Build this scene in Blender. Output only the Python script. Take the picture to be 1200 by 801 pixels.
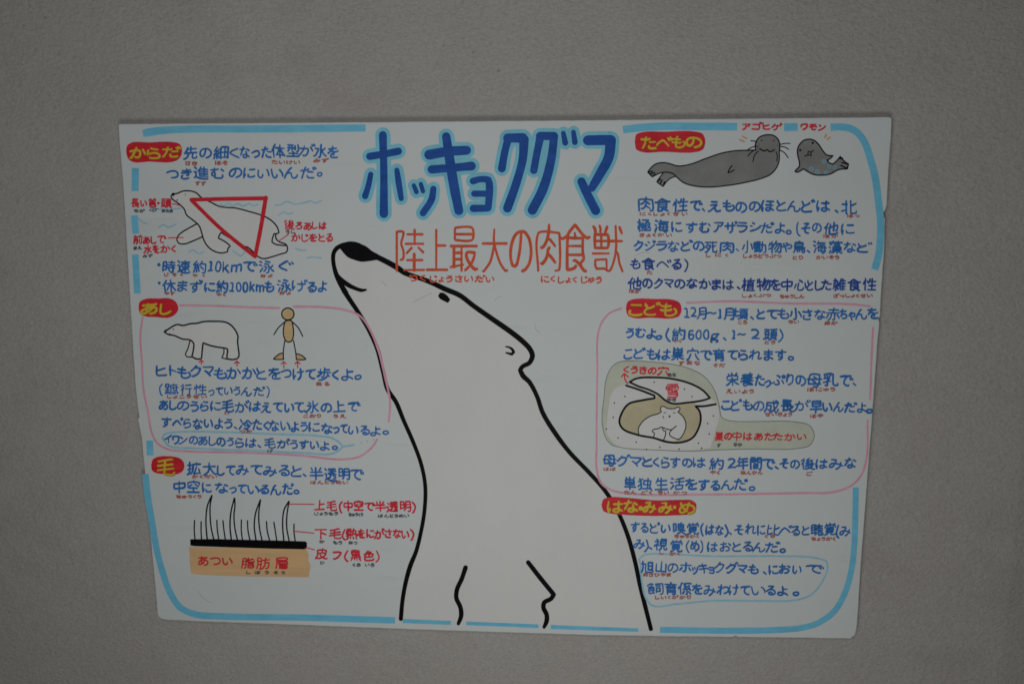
import bpy, bmesh, math, random
import numpy as np
from mathutils import Vector, Matrix
from mathutils.geometry import tessellate_polygon

random.seed(7)
for o in list(bpy.data.objects):
    bpy.data.objects.remove(o)
scene = bpy.context.scene
COL = scene.collection

# ------------------------------------------------------------------ camera
# The sign hangs flat on a wall (the plane y = 0); it is 0.91 m wide.  The pose of
# the camera comes from the four corners of the sign in the photograph.
SIGN_W = 0.910
CORNERS = [(137.5, 145.5), (1045.0, 137.0), (1004.0, 748.0), (184.0, 725.0)]
CX, CY, FOC = 600.0, 400.5, 1072.5
SIGN_Z = 1.05                      # height of the top left corner above the floor

def solve_homography(src, dst):
    A = []
    for (x, y), (u, v) in zip(src, dst):
        A += [[x, y, 1, 0, 0, 0, -u*x, -u*y, -u], [0, 0, 0, x, y, 1, -v*x, -v*y, -v]]
    return np.linalg.svd(np.array(A))[2][-1].reshape(3, 3)

_H = solve_homography([(0, 0), (1, 0), (1, 1), (0, 1)], [(x-CX, y-CY) for x, y in CORNERS])
_K = np.diag([1/FOC, 1/FOC, 1.0])
_a, _b, _t = (_K @ _H).T
if _t[2] < 0:
    _a, _b, _t = -_a, -_b, -_t
_s = SIGN_W/np.linalg.norm(_a)
r1 = _a/np.linalg.norm(_a)
r2 = _b/np.linalg.norm(_b); r2 = r2 - r1*(r1@r2); r2 /= np.linalg.norm(r2)
r3 = np.cross(r1, r2)
t = _t*_s
SIGN_H = np.linalg.norm(_b)*_s
R = np.stack([r1, r2, r3], 1)      # sign frame (u right, v down, w into the wall) to camera frame
cpos = -R.T @ t
# world: X = u - W/2, Y = w (into the wall), Z = SIGN_Z - v
def to_world(p):
    return Vector((p[0]-SIGN_W/2, p[2], SIGN_Z-p[1]))
M = np.array([[1, 0, 0], [0, 0, 1], [0, -1, 0]])
Rc = M @ R.T                       # camera axes (x right, y down, z forward) in world
rot = Matrix([[Rc[i][0], -Rc[i][1], -Rc[i][2]] for i in range(3)])
cam_data = bpy.data.cameras.new('camera')
cam = bpy.data.objects.new('camera', cam_data); COL.objects.link(cam)
cam.matrix_world = Matrix.Translation(to_world(cpos)) @ rot.to_4x4()
cam_data.sensor_width = 36.0
cam_data.lens = FOC/1200*36
cam_data.clip_start = 0.02; cam_data.clip_end = 60
scene.camera = cam
CAM = np.array(to_world(cpos))

def on_wall(x, y, depth=0.0):
    """Point of the plane y = depth that the photograph shows at pixel x, y -> (X, Z)."""
    d = Rc @ np.array([(x-CX)/FOC, (y-CY)/FOC, 1.0])
    k = (depth-CAM[1])/d[1]
    p = CAM + d*k
    return (float(p[0]), float(p[2]))

# ------------------------------------------------------------------ light
AMBIENT = 0.015
def LAMPS():
    # unseen soft lamp added low in front, to shade the wall above the sign
    area('low_fill_light', (0.08, -1.00, 0.35), (0.0, 0.0, 0.80), (0.5, 0.35), 2.75, (1.0, 0.985, 0.955))
    area('front_fill_light', (-0.10, -1.06, 1.12), (-0.02, 0.0, 0.80), (0.7, 0.45), 2.75, (0.97, 0.985, 1.0))  # second unseen lamp, added in front so brightness falls off towards the corners
world = bpy.data.worlds.new('World'); scene.world = world
world.use_nodes = True
bg = world.node_tree.nodes['Background']
bg.inputs['Color'].default_value = (0.93, 0.97, 1.0, 1)
bg.inputs['Strength'].default_value = AMBIENT

def area(name, loc, aim, size, power, color):
    l = bpy.data.lights.new(name, 'AREA'); l.shape = 'RECTANGLE'
    l.size, l.size_y = size; l.energy = power; l.color = color
    o = bpy.data.objects.new(name, l); COL.objects.link(o)
    o.location = loc
    o.rotation_euler = (Vector(aim)-Vector(loc)).to_track_quat('-Z', 'Y').to_euler()
    return o
LAMPS()
scene.view_settings.view_transform = 'Standard'
scene.view_settings.look = 'None'
scene.view_settings.exposure = 0.0
scene.view_settings.gamma = 1.0
scene.view_settings.use_curve_mapping = False
scene.cycles.use_denoising = True
scene.cycles.filter_width = 1.6

# ------------------------------------------------------------------ materials
def new_mat(name):
    m = bpy.data.materials.new(name); m.use_nodes = True
    nt = m.node_tree; b = nt.nodes['Principled BSDF']
    return m, nt, b

def noise(nt, scale, detail=3, rough=0.5, vec=None, dist=0.0):
    n = nt.nodes.new('ShaderNodeTexNoise')
    n.inputs['Scale'].default_value = scale
    n.inputs['Detail'].default_value = detail
    n.inputs['Roughness'].default_value = rough
    n.inputs['Distortion'].default_value = dist
    if vec: nt.links.new(vec, n.inputs['Vector'])
    return n

def ramp(nt, src, stops):
    r = nt.nodes.new('ShaderNodeValToRGB')
    e = r.color_ramp.elements
    while len(e) < len(stops): e.new(0.5)
    for i, (p, c) in enumerate(stops):
        e[i].position = p; e[i].color = (c[0], c[1], c[2], 1)
    nt.links.new(src, r.inputs['Fac'])
    return r

def mix(nt, fac, a, b, mode='MIX'):
    m = nt.nodes.new('ShaderNodeMix'); m.data_type = 'RGBA'; m.blend_type = mode
    for s, v in ((0, fac), (6, a), (7, b)):
        if hasattr(v, 'node'): nt.links.new(v, m.inputs[s])
        elif s == 0: m.inputs[s].default_value = v
        else: m.inputs[s].default_value = (v[0], v[1], v[2], 1)
    return m.outputs[2]

def coords(nt):
    g = nt.nodes.new('ShaderNodeNewGeometry')
    return g.outputs['Position']

def ink(name, color, var=0.16, rough=0.5, streak=(60, 60, 60), spec=0.14):
    m, nt, b = new_mat(name)
    pos = coords(nt)
    mp = nt.nodes.new('ShaderNodeMapping'); nt.links.new(pos, mp.inputs['Vector'])
    mp.inputs['Scale'].default_value = streak
    n1 = noise(nt, 1.0, 4, 0.6, mp.outputs[0])
    lo = tuple(max(0.0, c*(1-var)) for c in color)
    hi = tuple(min(0.9, c*(1+var)+0.02*max(color)) for c in color)
    r = ramp(nt, n1.outputs['Fac'], [(0.3, lo), (0.7, hi)])
    n2 = noise(nt, 700, 2, 0.6, pos)
    r2 = ramp(nt, n2.outputs['Fac'], [(0.3, (0.93,)*3), (0.7, (1.0,)*3)])
    nt.links.new(mix(nt, 1.0, r.outputs[0], r2.outputs[0], 'MULTIPLY'), b.inputs['Base Color'])
    b.inputs['Roughness'].default_value = rough
    b.inputs['Specular IOR Level'].default_value = spec
    return m

MAT = {
 'blue': ink('blue_marker', (0.024, 0.175, 0.54), 0.22),
 'navy': ink('dark_blue_marker', (0.022, 0.085, 0.38), 0.2),
 'furi': ink('brown_red_marker', (0.50, 0.14, 0.11), 0.15),
 'red': ink('red_marker', (0.76, 0.025, 0.05), 0.15),
 'badge': ink('red_paint', (0.74, 0.022, 0.038), 0.12, 0.5, (30, 30, 200)),
 'yellow': ink('yellow_marker', (0.80, 0.55, 0.045), 0.10),
 'olive': ink('olive_edge_marker', (0.20, 0.16, 0.02), 0.2),
 'redtitle': ink('vermilion_marker', (0.76, 0.105, 0.035), 0.14),
 'title': ink('deep_blue_paint', (0.010, 0.092, 0.41), 0.18, 0.5, (30, 30, 90)),
 'halo': ink('pale_cyan_marker', (0.24, 0.66, 0.84), 0.10, 0.5, (25, 25, 25)),
 'band': ink('sky_blue_marker', (0.19, 0.61, 0.88), 0.09, 0.5, (40, 40, 90)),
 'cyanline': ink('thin_cyan_marker', (0.33, 0.66, 0.80), 0.10),
 'wave': ink('washed_blue_pencil', (0.34, 0.62, 0.78), 0.12),
 'pink': ink('pink_marker', (0.86, 0.40, 0.53), 0.10),
 'black': ink('black_paint', (0.0045, 0.0042, 0.0055), 0.3, 0.5, spec=0.06),
 'line': ink('black_marker', (0.008, 0.007, 0.014), 0.3, 0.5, spec=0.06),
 'dark': ink('grey_pencil', (0.10, 0.11, 0.12), 0.2),
 'thinline': ink('thin_grey_pen', (0.17, 0.18, 0.16), 0.2),
 'tan': ink('tan_paint', (0.80, 0.52, 0.26), 0.07, 0.55, (14, 14, 120)),
 'skin': ink('sand_marker', (0.68, 0.50, 0.25), 0.10),
 'earth': ink('olive_sand_marker', (0.60, 0.54, 0.35), 0.09, 0.55, (40, 40, 40)),
 'paleolive': ink('pale_olive_wash', (0.62, 0.66, 0.54), 0.06, 0.55, (40, 40, 40)),
 'grey': ink('grey_marker', (0.275, 0.272, 0.268), 0.12, 0.5, (40, 40, 40)),
 'white': ink('white_paint', (0.79, 0.79, 0.772), 0.022, 0.5, (9, 9, 6)),
 'snow': ink('white_marker', (0.77, 0.775, 0.76), 0.03),
 'orange': ink('orange_marker', (0.72, 0.38, 0.12), 0.12),
 'scuff': ink('grey_scuff', (0.60, 0.61, 0.58), 0.08),
 'spot': ink('pale_blue_spot_marker', (0.22, 0.50, 0.62), 0.12),
}

def board_material():
    m, nt, b = new_mat('white_painted_board')
    pos = coords(nt)
    n = noise(nt, 7, 5, 0.6, pos)
    base = ramp(nt, n.outputs['Fac'], [(0.3, (0.69, 0.735, 0.73)), (0.7, (0.725, 0.77, 0.765))]).outputs[0]
    # grey handling scuffs
    mp = nt.nodes.new('ShaderNodeMapping'); nt.links.new(pos, mp.inputs['Vector'])
    mp.inputs['Rotation'].default_value = (0, 0.7, 0); mp.inputs['Scale'].default_value = (9, 9, 42)
    n2 = noise(nt, 1.0, 5, 0.55, mp.outputs[0], 1.2)
    f2 = ramp(nt, n2.outputs['Fac'], [(0.60, (0, 0, 0)), (0.74, (0.16,)*3)]).outputs[0]
    base = mix(nt, f2, base, (0.50, 0.52, 0.50))
    n3 = noise(nt, 420, 2, 0.5, pos)
    f3 = ramp(nt, n3.outputs['Fac'], [(0.72, (0, 0, 0)), (0.80, (0.35,)*3)]).outputs[0]
    base = mix(nt, f3, base, (0.42, 0.42, 0.38))
    nt.links.new(base, b.inputs['Base Color'])
    rr = ramp(nt, n.outputs['Fac'], [(0.3, (0.42,)*3), (0.7, (0.55,)*3)])
    nt.links.new(rr.outputs[0], b.inputs['Roughness'])
    b.inputs['Specular IOR Level'].default_value = 0.2
    bp = nt.nodes.new('ShaderNodeBump'); bp.inputs['Distance'].default_value = 0.0004
    bp.inputs['Strength'].default_value = 0.25
    n4 = noise(nt, 160, 3, 0.5, pos); nt.links.new(n4.outputs['Fac'], bp.inputs['Height'])
    nt.links.new(bp.outputs[0], b.inputs['Normal'])
    return m
MAT['board'] = board_material()
def core_material():
    m, nt, b = new_mat('bare_board_edge')
    n = noise(nt, 90, 3, 0.6, coords(nt))
    nt.links.new(ramp(nt, n.outputs['Fac'], [(0.35, (0.34, 0.30, 0.26)), (0.65, (0.55, 0.53, 0.49))]).outputs[0], b.inputs['Base Color'])
    b.inputs['Roughness'].default_value = 0.8
    return m
MAT['core'] = core_material()

def wall_material():
    m, nt, b = new_mat('sprayed_stucco')
    pos = coords(nt)
    big = noise(nt, 2.6, 5, 0.6, pos)
    base = ramp(nt, big.outputs['Fac'], [(0.3, (0.450, 0.424, 0.394)), (0.7, (0.496, 0.473, 0.444))]).outputs[0]
    tint = noise(nt, 9, 3, 0.6, pos)
    base = mix(nt, ramp(nt, tint.outputs['Fac'], [(0.45, (0, 0, 0)), (0.62, (0.45,)*3)]).outputs[0], base, (0.470, 0.478, 0.442))
    # faint grubby patches, as on any old outdoor wall
    grub = noise(nt, 5.5, 6, 0.65, pos, 0.8)
    base = mix(nt, ramp(nt, grub.outputs['Fac'], [(0.54, (0, 0, 0)), (0.72, (0.42,)*3)]).outputs[0], base, (0.36, 0.325, 0.295))
    fine = noise(nt, 330, 4, 0.65, pos)
    fr = ramp(nt, fine.outputs['Fac'], [(0.25, (0.82,)*3), (0.5, (0.98,)*3), (0.78, (1.12,)*3)]).outputs[0]
    base = mix(nt, 1.0, base, fr, 'MULTIPLY')
    # small dark pits, in loose patches
    v = nt.nodes.new('ShaderNodeTexVoronoi'); v.inputs['Scale'].default_value = 55
    v.inputs['Randomness'].default_value = 1.0; nt.links.new(pos, v.inputs['Vector'])
    pit = ramp(nt, v.outputs['Distance'], [(0.07, (1, 1, 1)), (0.13, (0, 0, 0))]).outputs[0]
    patch = noise(nt, 3.1, 2, 0.5, pos)
    pf = ramp(nt, patch.outputs['Fac'], [(0.57, (0, 0, 0)), (0.70, (0.7,)*3)]).outputs[0]
    base = mix(nt, mix(nt, 1.0, pit, pf, 'MULTIPLY'), base, (0.20, 0.18, 0.16))
    nt.links.new(base, b.inputs['Base Color'])
    b.inputs['Roughness'].default_value = 0.9
    b.inputs['Specular IOR Level'].default_value = 0.15
    # stucco grain: lumpy, with a finer layer on top
    mw = nt.nodes.new('ShaderNodeMapping'); nt.links.new(pos, mw.inputs['Vector'])
    mw.inputs['Scale'].default_value = (0.7, 1.0, 1.15)
    g1 = noise(nt, 290, 3, 0.55, mw.outputs[0], 0.4); g2 = noise(nt, 130, 3, 0.5, mw.outputs[0], 0.8)
    add = nt.nodes.new('ShaderNodeMath'); add.operation = 'MULTIPLY_ADD'
    nt.links.new(g2.outputs['Fac'], add.inputs[0]); add.inputs[1].default_value = 0.8
    nt.links.new(g1.outputs['Fac'], add.inputs[2])
    bp = nt.nodes.new('ShaderNodeBump'); bp.inputs['Distance'].default_value = 0.0024
    bp.inputs['Strength'].default_value = 0.6
    nt.links.new(add.outputs[0], bp.inputs['Height']); nt.links.new(bp.outputs[0], b.inputs['Normal'])
    return m
MAT['wall'] = wall_material()

# ------------------------------------------------------------------ mesh helpers
def link(name, verts, faces, mat, parent=None, smooth=False):
    me = bpy.data.meshes.new(name); me.from_pydata(verts, [], faces); me.update()
    me.materials.append(MAT[mat])
    if smooth: me.shade_smooth()
    o = bpy.data.objects.new(name, me); COL.objects.link(o)
    if parent: o.parent = parent
    return o

LAYER = 0.00009
def catmull(pts, step, corner=0.55):
    """Smooth a polyline of (x, y, w) through its points, keeping sharp corners."""
    P = [np.array(p, float) for p in pts]
    n = len(P)
    if n < 3:
        out = [P[0]]
        for a, b in zip(P, P[1:]):
            k = max(1, int(np.hypot(*(b-a)[:2])/step))
            out += [a+(b-a)*i/k for i in range(1, k+1)]
        return out
    tang = []
    for i in range(n):
        if i == 0: tang.append((P[1]-P[0], P[1]-P[0]))
        elif i == n-1: tang.append((P[-1]-P[-2], P[-1]-P[-2]))
        else:
            a, b = P[i]-P[i-1], P[i+1]-P[i]
            la, lb = np.hypot(*a[:2])+1e-9, np.hypot(*b[:2])+1e-9
            if (a[:2]@b[:2])/(la*lb) < corner: tang.append((a*0.6, b*0.6))
            else:
                tt = a/la+b/lb; tt = tt/2
                tang.append((tt*la, tt*lb))
    out = [P[0]]
    for i in range(n-1):
        m0, m1 = tang[i][1], tang[i+1][0]
        k = max(1, min(24, int(np.hypot(*(P[i+1]-P[i])[:2])/step)+1))
        for j in range(1, k+1):
            u = j/k
            out.append((2*u**3-3*u**2+1)*P[i]+(u**3-2*u**2+u)*m0+(-2*u**3+3*u**2)*P[i+1]+(u**3-u**2)*m1)
    return out

class Ink:
    """Marker strokes: low beads of ink lying on the face of the sign, one mesh."""
    def __init__(self): self.v = []; self.f = []; self.n = 0
    def stroke(self, pts, w=None, view=None, step=2.2, layer=1, flat=False, wob=0.06, closed=False):
        if view: pts = [(view[0]+p[0]/view[2], view[1]+p[1]/view[2])+tuple(p[2:]) for p in pts]
        pts = [(p[0], p[1], p[2] if len(p) > 2 else w) for p in pts]
        if closed: pts = pts+[pts[0]]
        if w and w < 2.2 and 3.1 < layer < 4.5:         # the fine pen of the small drawings
            pts = [(p[0], p[1], p[2]*1.2) for p in pts]
        q = catmull(pts, step)
        z0 = -layer*LAYER-(self.n % 24)*2.5e-6; self.n += 1
        L, Cc, Rr = [], [], []
        px = 0.0; m = len(q); xy = [p[:2] for p in q]
        for i in range(m):
            a = xy[max(0, i-1)]; b = xy[min(m-1, i+1)]
            d = b-a; l = math.hypot(d[0], d[1]) or 1e-6
            nx, ny = -d[1]/l, d[0]/l
            px += random.uniform(-1, 1)*wob*0.5; px *= 0.75
            hw = q[i][2]/2*(1+px)
            x, y = xy[i]
            L.append((x+nx*hw, y+ny*hw)); Rr.append((x-nx*hw, y-ny*hw)); Cc.append((x, y))
        def V(p, up):
            X, Z = on_wall(p[0], p[1]); self.v.append((X, z0-up, Z)); return len(self.v)-1
        li = [V(p, 0) for p in L]; ci = [V(p, 2.2e-5+1e-6*(k % 9)) for k, p in enumerate(Cc)]; ri = [V(p, 0) for p in Rr]
        for i in range(m-1):
            self.f += [(li[i], ci[i], ci[i+1], li[i+1]), (ci[i], ri[i], ri[i+1], ci[i+1])]
        if not flat:
            for e, s in ((0, -1), (m-1, 1)):
                o = xy[min(1, m-1)]-xy[0] if e == 0 else xy[-1]-xy[max(0, m-2)]
                ang = math.atan2(o[1], o[0]); hw = math.hypot(L[e][0]-Cc[e][0], L[e][1]-Cc[e][1])
                k = 4 if q[e][2] < 3 else 8
                prev = li[e]
                for j in range(1, k+1):
                    th = math.pi*j/k
                    if j == k: cur = ri[e]
                    else:
                        base = math.atan2(L[e][1]-Cc[e][1], L[e][0]-Cc[e][0])
                        # sweep from left edge round the outside to the right edge
                        sgn = -1 if s == 1 else 1
                        a2 = base+sgn*th
                        cur = V((Cc[e][0]+hw*math.cos(a2), Cc[e][1]+hw*math.sin(a2)), 0)
                    self.f.append((ci[e], prev, cur)); prev = cur
        return self
    def blob(self, pts, view=None, layer=1, smooth=True, rough=0.0, step=3):
        if view: pts = [(view[0]+p[0]/view[2], view[1]+p[1]/view[2]) for p in pts]
        if smooth:
            q = catmull([(p[0], p[1], 0) for p in pts+[pts[0]]], step)[:-1]
            pts = [(p[0], p[1]) for p in q]
        if rough: pts = [(x+random.uniform(-rough, rough), y+random.uniform(-rough, rough)) for x, y in pts]
        z0 = -layer*LAYER-(self.n % 24)*2.5e-6; self.n += 1
        w = [on_wall(*p) for p in pts]
        vs = [Vector((a, b, 0)) for a, b in w]
        base = len(self.v)
        self.v += [(a, z0, b) for a, b in w]
        for tri in tessellate_polygon([vs]):
            self.f.append(tuple(base+i for i in tri))
        return self
    def dot(self, x, y, r, view=None, layer=1):
        k = 10
        pts = [(x+r*math.cos(2*math.pi*i/k)*random.uniform(.85, 1.1), y+r*math.sin(2*math.pi*i/k)*random.uniform(.85, 1.1)) for i in range(k)]
        return self.blob(pts, view, layer, False)
    def build(self, name, mat, parent, label=None):
        o = link(name, self.v, self.f, mat, parent)
        if label: o['label'] = label
        return o

# ------------------------------------------------------------------ what the sign says
# views: (origin x, origin y, scale) of enlargements the sign was measured from
V1=(130,130,4);V2=(130,215,4);V3=(150,340,3.75);V4=(160,415,3.75);V5=(160,500,3.75);V6=(180,570,3.75);V7=(400,130,3.529)
R1=(730,130,3.75);R2=(730,220,3.75);R3=(700,340,3.529);R4=(690,415,3.4286);R5=(690,520,3.529);R6=(700,600,3.75);R7=(380,255,3.333)
# (view, ink, em, stroke width px, "text x0 x1 y | text x0 x1 y ...")
LINES=[
(V1,'blue',66,1.9,"先の 345 470 197|細 485 550 195|く 560 598 197|なった 607 750 193|体型 757 882 189|が 885 948 189|水 952 1010 190|を 1020 1065 192"),
(V1,'furi',22,1.1,"さき 350 405 246|ほそ 490 548 244|たいけい 755 885 240|みず 952 1018 232|すす 398 445 340"),
(V1,'blue',64,1.9,"つき 265 375 297|進む 392 530 293|の 556 612 292|にいい 625 805 291|んだ。 815 990 290"),
(V2,'red',44,1.5,"長い 98 168 92|首 178 213 91|・ 221 229 93|頭 237 283 92"),
(V2,'dark',17,.9,"なが 110 158 128|くび 182 215 126|あたま 240 290 128|まえ 108 145 302|みず 152 195 339|うし 820 865 227"),
(V2,'red',45,1.5,"前 107 146 264|あし 153 212 266|で 219 255 262|水を 155 226 309|かく 236 303 307|後 815 860 196|ろあ 868 938 198|しは 945 1008 197|かじをとる 848 1040 254"),
(V2,'blue',62,1.9,"・ 218 232 380|時速 245 372 388|約 388 446 392|10 460 515 388|km 526 612 392|で 622 680 388|泳 698 762 390|ぐ 787 845 388"),
(V2,'furi',17,1.0,"じそく 248 340 427|やく 375 445 431|およ 700 760 432|やす 252 300 515|やく 495 538 521|およ 790 845 513"),
(V2,'blue',60,1.9,"・ 221 235 470|休 245 302 482|まず 315 425 481|に 442 488 484|約 497 546 485|100 560 640 484|km 653 716 484|も 723 764 482|泳 782 842 480|げ 850 916 478|る 924 962 482|よ 974 1010 480"),
(V4,'blue',62,2.0,"ヒト 90 177 75|も 182 235 80|クマ 240 337 75|も 342 396 82|かか 400 522 80|とを 528 632 84|つけて 637 785 86|歩 797 852 88|くよ 862 950 90|。 964 990 92"),
(V4,'furi',19,1.0,"ある 788 850 130|しょこうせい 135 310 185|け 390 410 258|こおり 735 810 270|うえ 865 922 271|つめ 455 505 338"),
(V4,'blue',50,1.5,"( 103 116 153|蹠 126 182 152|行 196 242 156|性 254 306 156|って 318 380 162|いう 388 455 160|んだ 463 560 162|) 570 584 160"),
(V4,'blue',56,1.8,"あし 103 175 223|の 182 230 226|うらに 240 370 228|毛 378 428 228|が 435 490 229|は 498 545 231|えてい 550 690 232|て 695 735 233|、 738 748 252|氷の 752 857 231|上で 863 977 232"),
(V4,'blue',55,1.8,"すべ 112 200 300|らない 208 335 303|よう 345 420 306|、 430 440 325|冷 455 506 308|たく 512 580 312|ない 585 672 314|よう 680 750 318|に 760 805 320|な 815 860 324|って 866 926 328|いる 934 1022 330|よ 1030 1072 335|。 1082 1108 338"),
(V4,'blue',50,1.7,"イワ 125 187 373|ンの 190 268 376|あし 275 350 379|のう 355 425 382|らは 435 525 386|、 534 545 404|毛 565 610 390|が 620 670 391|うす 678 755 395|い 765 800 397|よ 808 845 400|。 860 885 404"),
(V4,'dark',17,1.0,"け 575 600 424"),
(V5,'blue',58,1.9,"拡 225 282 184|大 296 350 186|して 358 432 190|みて 440 552 188|みる 560 672 192|と 682 724 195|、 736 748 212|半 762 818 205|透明 828 935 206|で 942 992 208"),
(V5,'furi',18,1.0,"かくだい 245 355 218|はんとうめい 765 930 243|ちゅうくう 175 285 305"),
(V5,'blue',55,1.9,"中空 165 275 263|に 290 328 267|な 348 400 268|って 410 480 272|い 492 535 272|る 545 582 273|んだ 590 687 274|。 692 712 280"),
(V6,'red',48,1.7,"上毛 710 805 83|( 818 830 85|中空 838 920 83|で 928 968 84|半 975 1018 86|透明 1025 1128 86|) 1137 1150 86|下毛 712 825 205|( 832 843 206|熱 848 895 205|をに 900 968 206|が 972 1012 206|さな 1018 1085 207|い 1092 1120 207|) 1130 1142 206|皮 715 765 295|フ 788 822 298|( 842 855 301|黒 868 910 301|色 925 970 305|) 978 990 303"),
(V6,'dark',17,.9,"じょうもう 708 810 117|ちゅうくう 858 920 122|はんとうめい 988 1122 127|か 730 750 240|もう 790 828 245|ねつ 858 895 245|ひ 733 750 332|くろ 875 910 343|いろ 930 970 342|しぼう 405 510 375|そう 525 580 377"),
(V6,'red',52,1.6,"あつい 198 345 325|脂 388 442 335|肪 455 510 335|層 535 588 335"),
(R1,'red',36,1.6,"アゴヒゲ 525 695 70|ワモン 783 888 72"),
(R2,'blue',62,2.0,"肉 70 130 74|食性 142 282 76|で 298 342 77|、 348 358 98|え 378 430 80|も 440 487 80|のの 497 600 82|ほと 610 715 82|ん 722 775 83|どは 785 905 83|、 935 946 105|北 960 1026 84"),
(R2,'furi',19,1.0,"にくしょくせい 72 285 115|ほっ 985 1040 122|きょくかい 72 215 207|ほか 880 945 212|しにく 362 465 296|しょうどうぶつ 530 695 300|とり 745 790 306|かいそう 850 948 305|た 105 128 373|ほか 28 75 455|しょくぶつ 525 650 473|ちゅうしん 690 795 477|ざっしょくせい 925 1095 474"),
(R2,'blue',58,1.9,"極 65 120 169|海 140 198 171|に 215 258 172|すむ 278 382 174|アザ 400 497 174|ラシ 503 605 175|だよ 608 710 177|。 718 738 190|( 762 775 177|その 787 870 177|他 885 945 178|に 960 1015 180"),
(R2,'blue',54,1.8,"クジ 50 140 253|ラ 148 190 255|など 198 300 255|の 310 355 257|死 360 412 258|肉 430 485 258|、 498 508 276|小 525 570 259|動物 575 695 260|や 700 740 262|鳥 748 800 262|、 812 822 280|海 838 890 262|藻 905 962 263|な 972 1020 262|ど 1030 1085 262"),
(R2,'navy',56,1.9,"も 35 75 333|食 88 140 335|べ 150 205 336|る 218 255 337|) 268 285 337|他 25 80 418|のク 88 172 418|マ 182 220 420|の 228 270 421|なか 280 385 421|まは 392 485 423|、 503 513 440|植 525 578 424|物 590 645 425|を 650 690 427|中心 698 805 428|とし 810 870 427|た 872 915 428|雑食 925 1045 427|性 1055 1110 427"),
(R3,'blue',52,1.9,"12 360 408 92|月 415 448 94|~ 455 490 94|1 503 511 95|月 525 562 96|頃 570 622 97|、 636 646 116|とて 660 742 97|も 747 790 98|小 798 842 99|さな 850 940 99|赤 948 1000 100|ちゃ 1004 1064 100|ん 1068 1112 100|を 1120 1160 98"),
(R3,'furi',18,1.0,"ころ 582 618 132|ちい 790 832 130|あか 940 992 135|やく 312 348 210|とう 692 735 214|すあな 335 425 300|そだ 480 525 310"),
(R3,'blue',52,1.9,"うむ 120 198 177|よ 206 240 179|。 245 268 188|( 285 297 180|約 310 362 180|600 377 460 182|g 470 500 186|、 522 532 202|1 560 568 182|~ 580 610 184|2 638 668 182|頭 690 742 182|) 750 768 182"),
(R3,'blue',54,1.9,"こ 112 145 262|ども 152 245 263|は 252 300 264|巣穴 308 418 264|で 428 470 267|育て 480 578 268|られ 585 680 267|ます 690 780 268|。 788 808 276"),
(R4,'red',37,1.5,"く 140 160 61|うき 170 232 62|の 240 270 65|穴 277 320 67|巣の 508 573 328|中は 579 655 329|あた 666 738 330|たか 742 826 331|い 838 872 331"),
(R4,'dark',17,.9,"あな 318 350 82|ゆき 315 350 182|す 515 530 365|なか 582 615 362"),
(R4,'red',58,1.7,"雪 312 360 147"),
(R4,'blue',56,1.9,"栄養 552 660 103|た 668 704 104|っ 708 730 110|ぷ 735 787 104|りの 796 868 104|母 878 934 103|乳 942 1000 103|で 1008 1054 104|、 1062 1072 122"),
(R4,'furi',19,1.0,"えいよう 552 662 148|ぼにゅう 878 988 140|せいちょう 708 815 240|はや 890 940 247"),
(R4,'blue',52,1.9,"こ 535 567 203|ども 572 655 204|の 662 702 206|成 710 762 207|長 772 822 207|が 828 882 209|早 890 935 211|いん 942 1022 212|だ 1028 1070 214|よ 1078 1112 215|。 1118 1140 222"),
(R5,'blue',52,1.9,"母 60 112 66|グ 118 165 70|マ 172 215 72|と 222 260 73|くら 268 332 74|すの 338 425 76|は 432 480 77|約 500 555 80|2 575 605 80|年間 612 712 80|で 720 765 80|、 770 780 98|その 792 870 81|後 880 932 82|は 940 985 80|み 995 1048 80|な 1058 1102 80"),
(R5,'furi',18,1.0,"はは 62 110 103|やく 502 540 118|ねんかん 628 718 118|ご 900 922 122|たん 148 195 199|どく 215 262 200|せい 285 330 200|かつ 350 405 201"),
(R5,'blue',54,1.9,"単 148 192 160|独 205 262 163|生 275 325 164|活 338 392 165|を 402 445 167|する 455 540 168|ん 548 596 168|だ 602 650 168|。 664 686 178"),
(R6,'blue',54,1.8,"する 148 222 66|どい 232 320 68|嗅 335 385 72|覚 395 445 72|( 456 466 74|はな 478 552 77|) 562 573 76|、 580 589 92|それ 605 695 74|に 705 737 75|比 750 800 75|べ 805 852 76|ると 857 930 78|聴 938 990 76|覚 998 1046 76|( 1050 1060 80|み 1065 1112 80"),
(R6,'furi',18,1.0,"きゅうかく 340 445 104|くら 735 782 104|ちょうかく 940 1045 115|し 275 290 177|かく 318 362 180|あさひやま 202 322 273|しいくがかり 255 410 372"),
(R6,'blue',54,1.8,"み 162 208 138|) 212 222 142|、 230 240 158|視 250 305 142|覚 322 372 146|( 392 402 148|め 410 446 148|) 452 464 148|は 485 525 149|お 540 585 150|とる 595 680 151|ん 685 735 152|だ 740 795 151|。 804 826 162"),
(R6,'blue',54,1.8,"旭山 195 302 239|の 310 352 240|ホ 362 410 241|ッ 418 440 246|キ 446 486 243|ョ 491 511 250|クグ 518 612 244|マ 618 656 247|も 665 706 247|、 730 740 266|に 755 792 248|お 800 845 249|い 860 895 250|で 916 990 249"),
(R6,'blue',56,1.8,"飼 222 288 333|育 298 348 335|係 358 410 336|を 420 460 337|みわ 468 576 339|けて 580 668 341|い 680 735 342|る 745 782 343|よ 792 835 344|。 860 885 351"),
(R7,'redtitle',32,1.4,"りく 335 395 236|じょう 415 500 238|さい 512 580 238|だい 590 662 240|にく 848 900 240|しょく 915 985 242|じゅう 1005 1082 241"),
]
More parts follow.
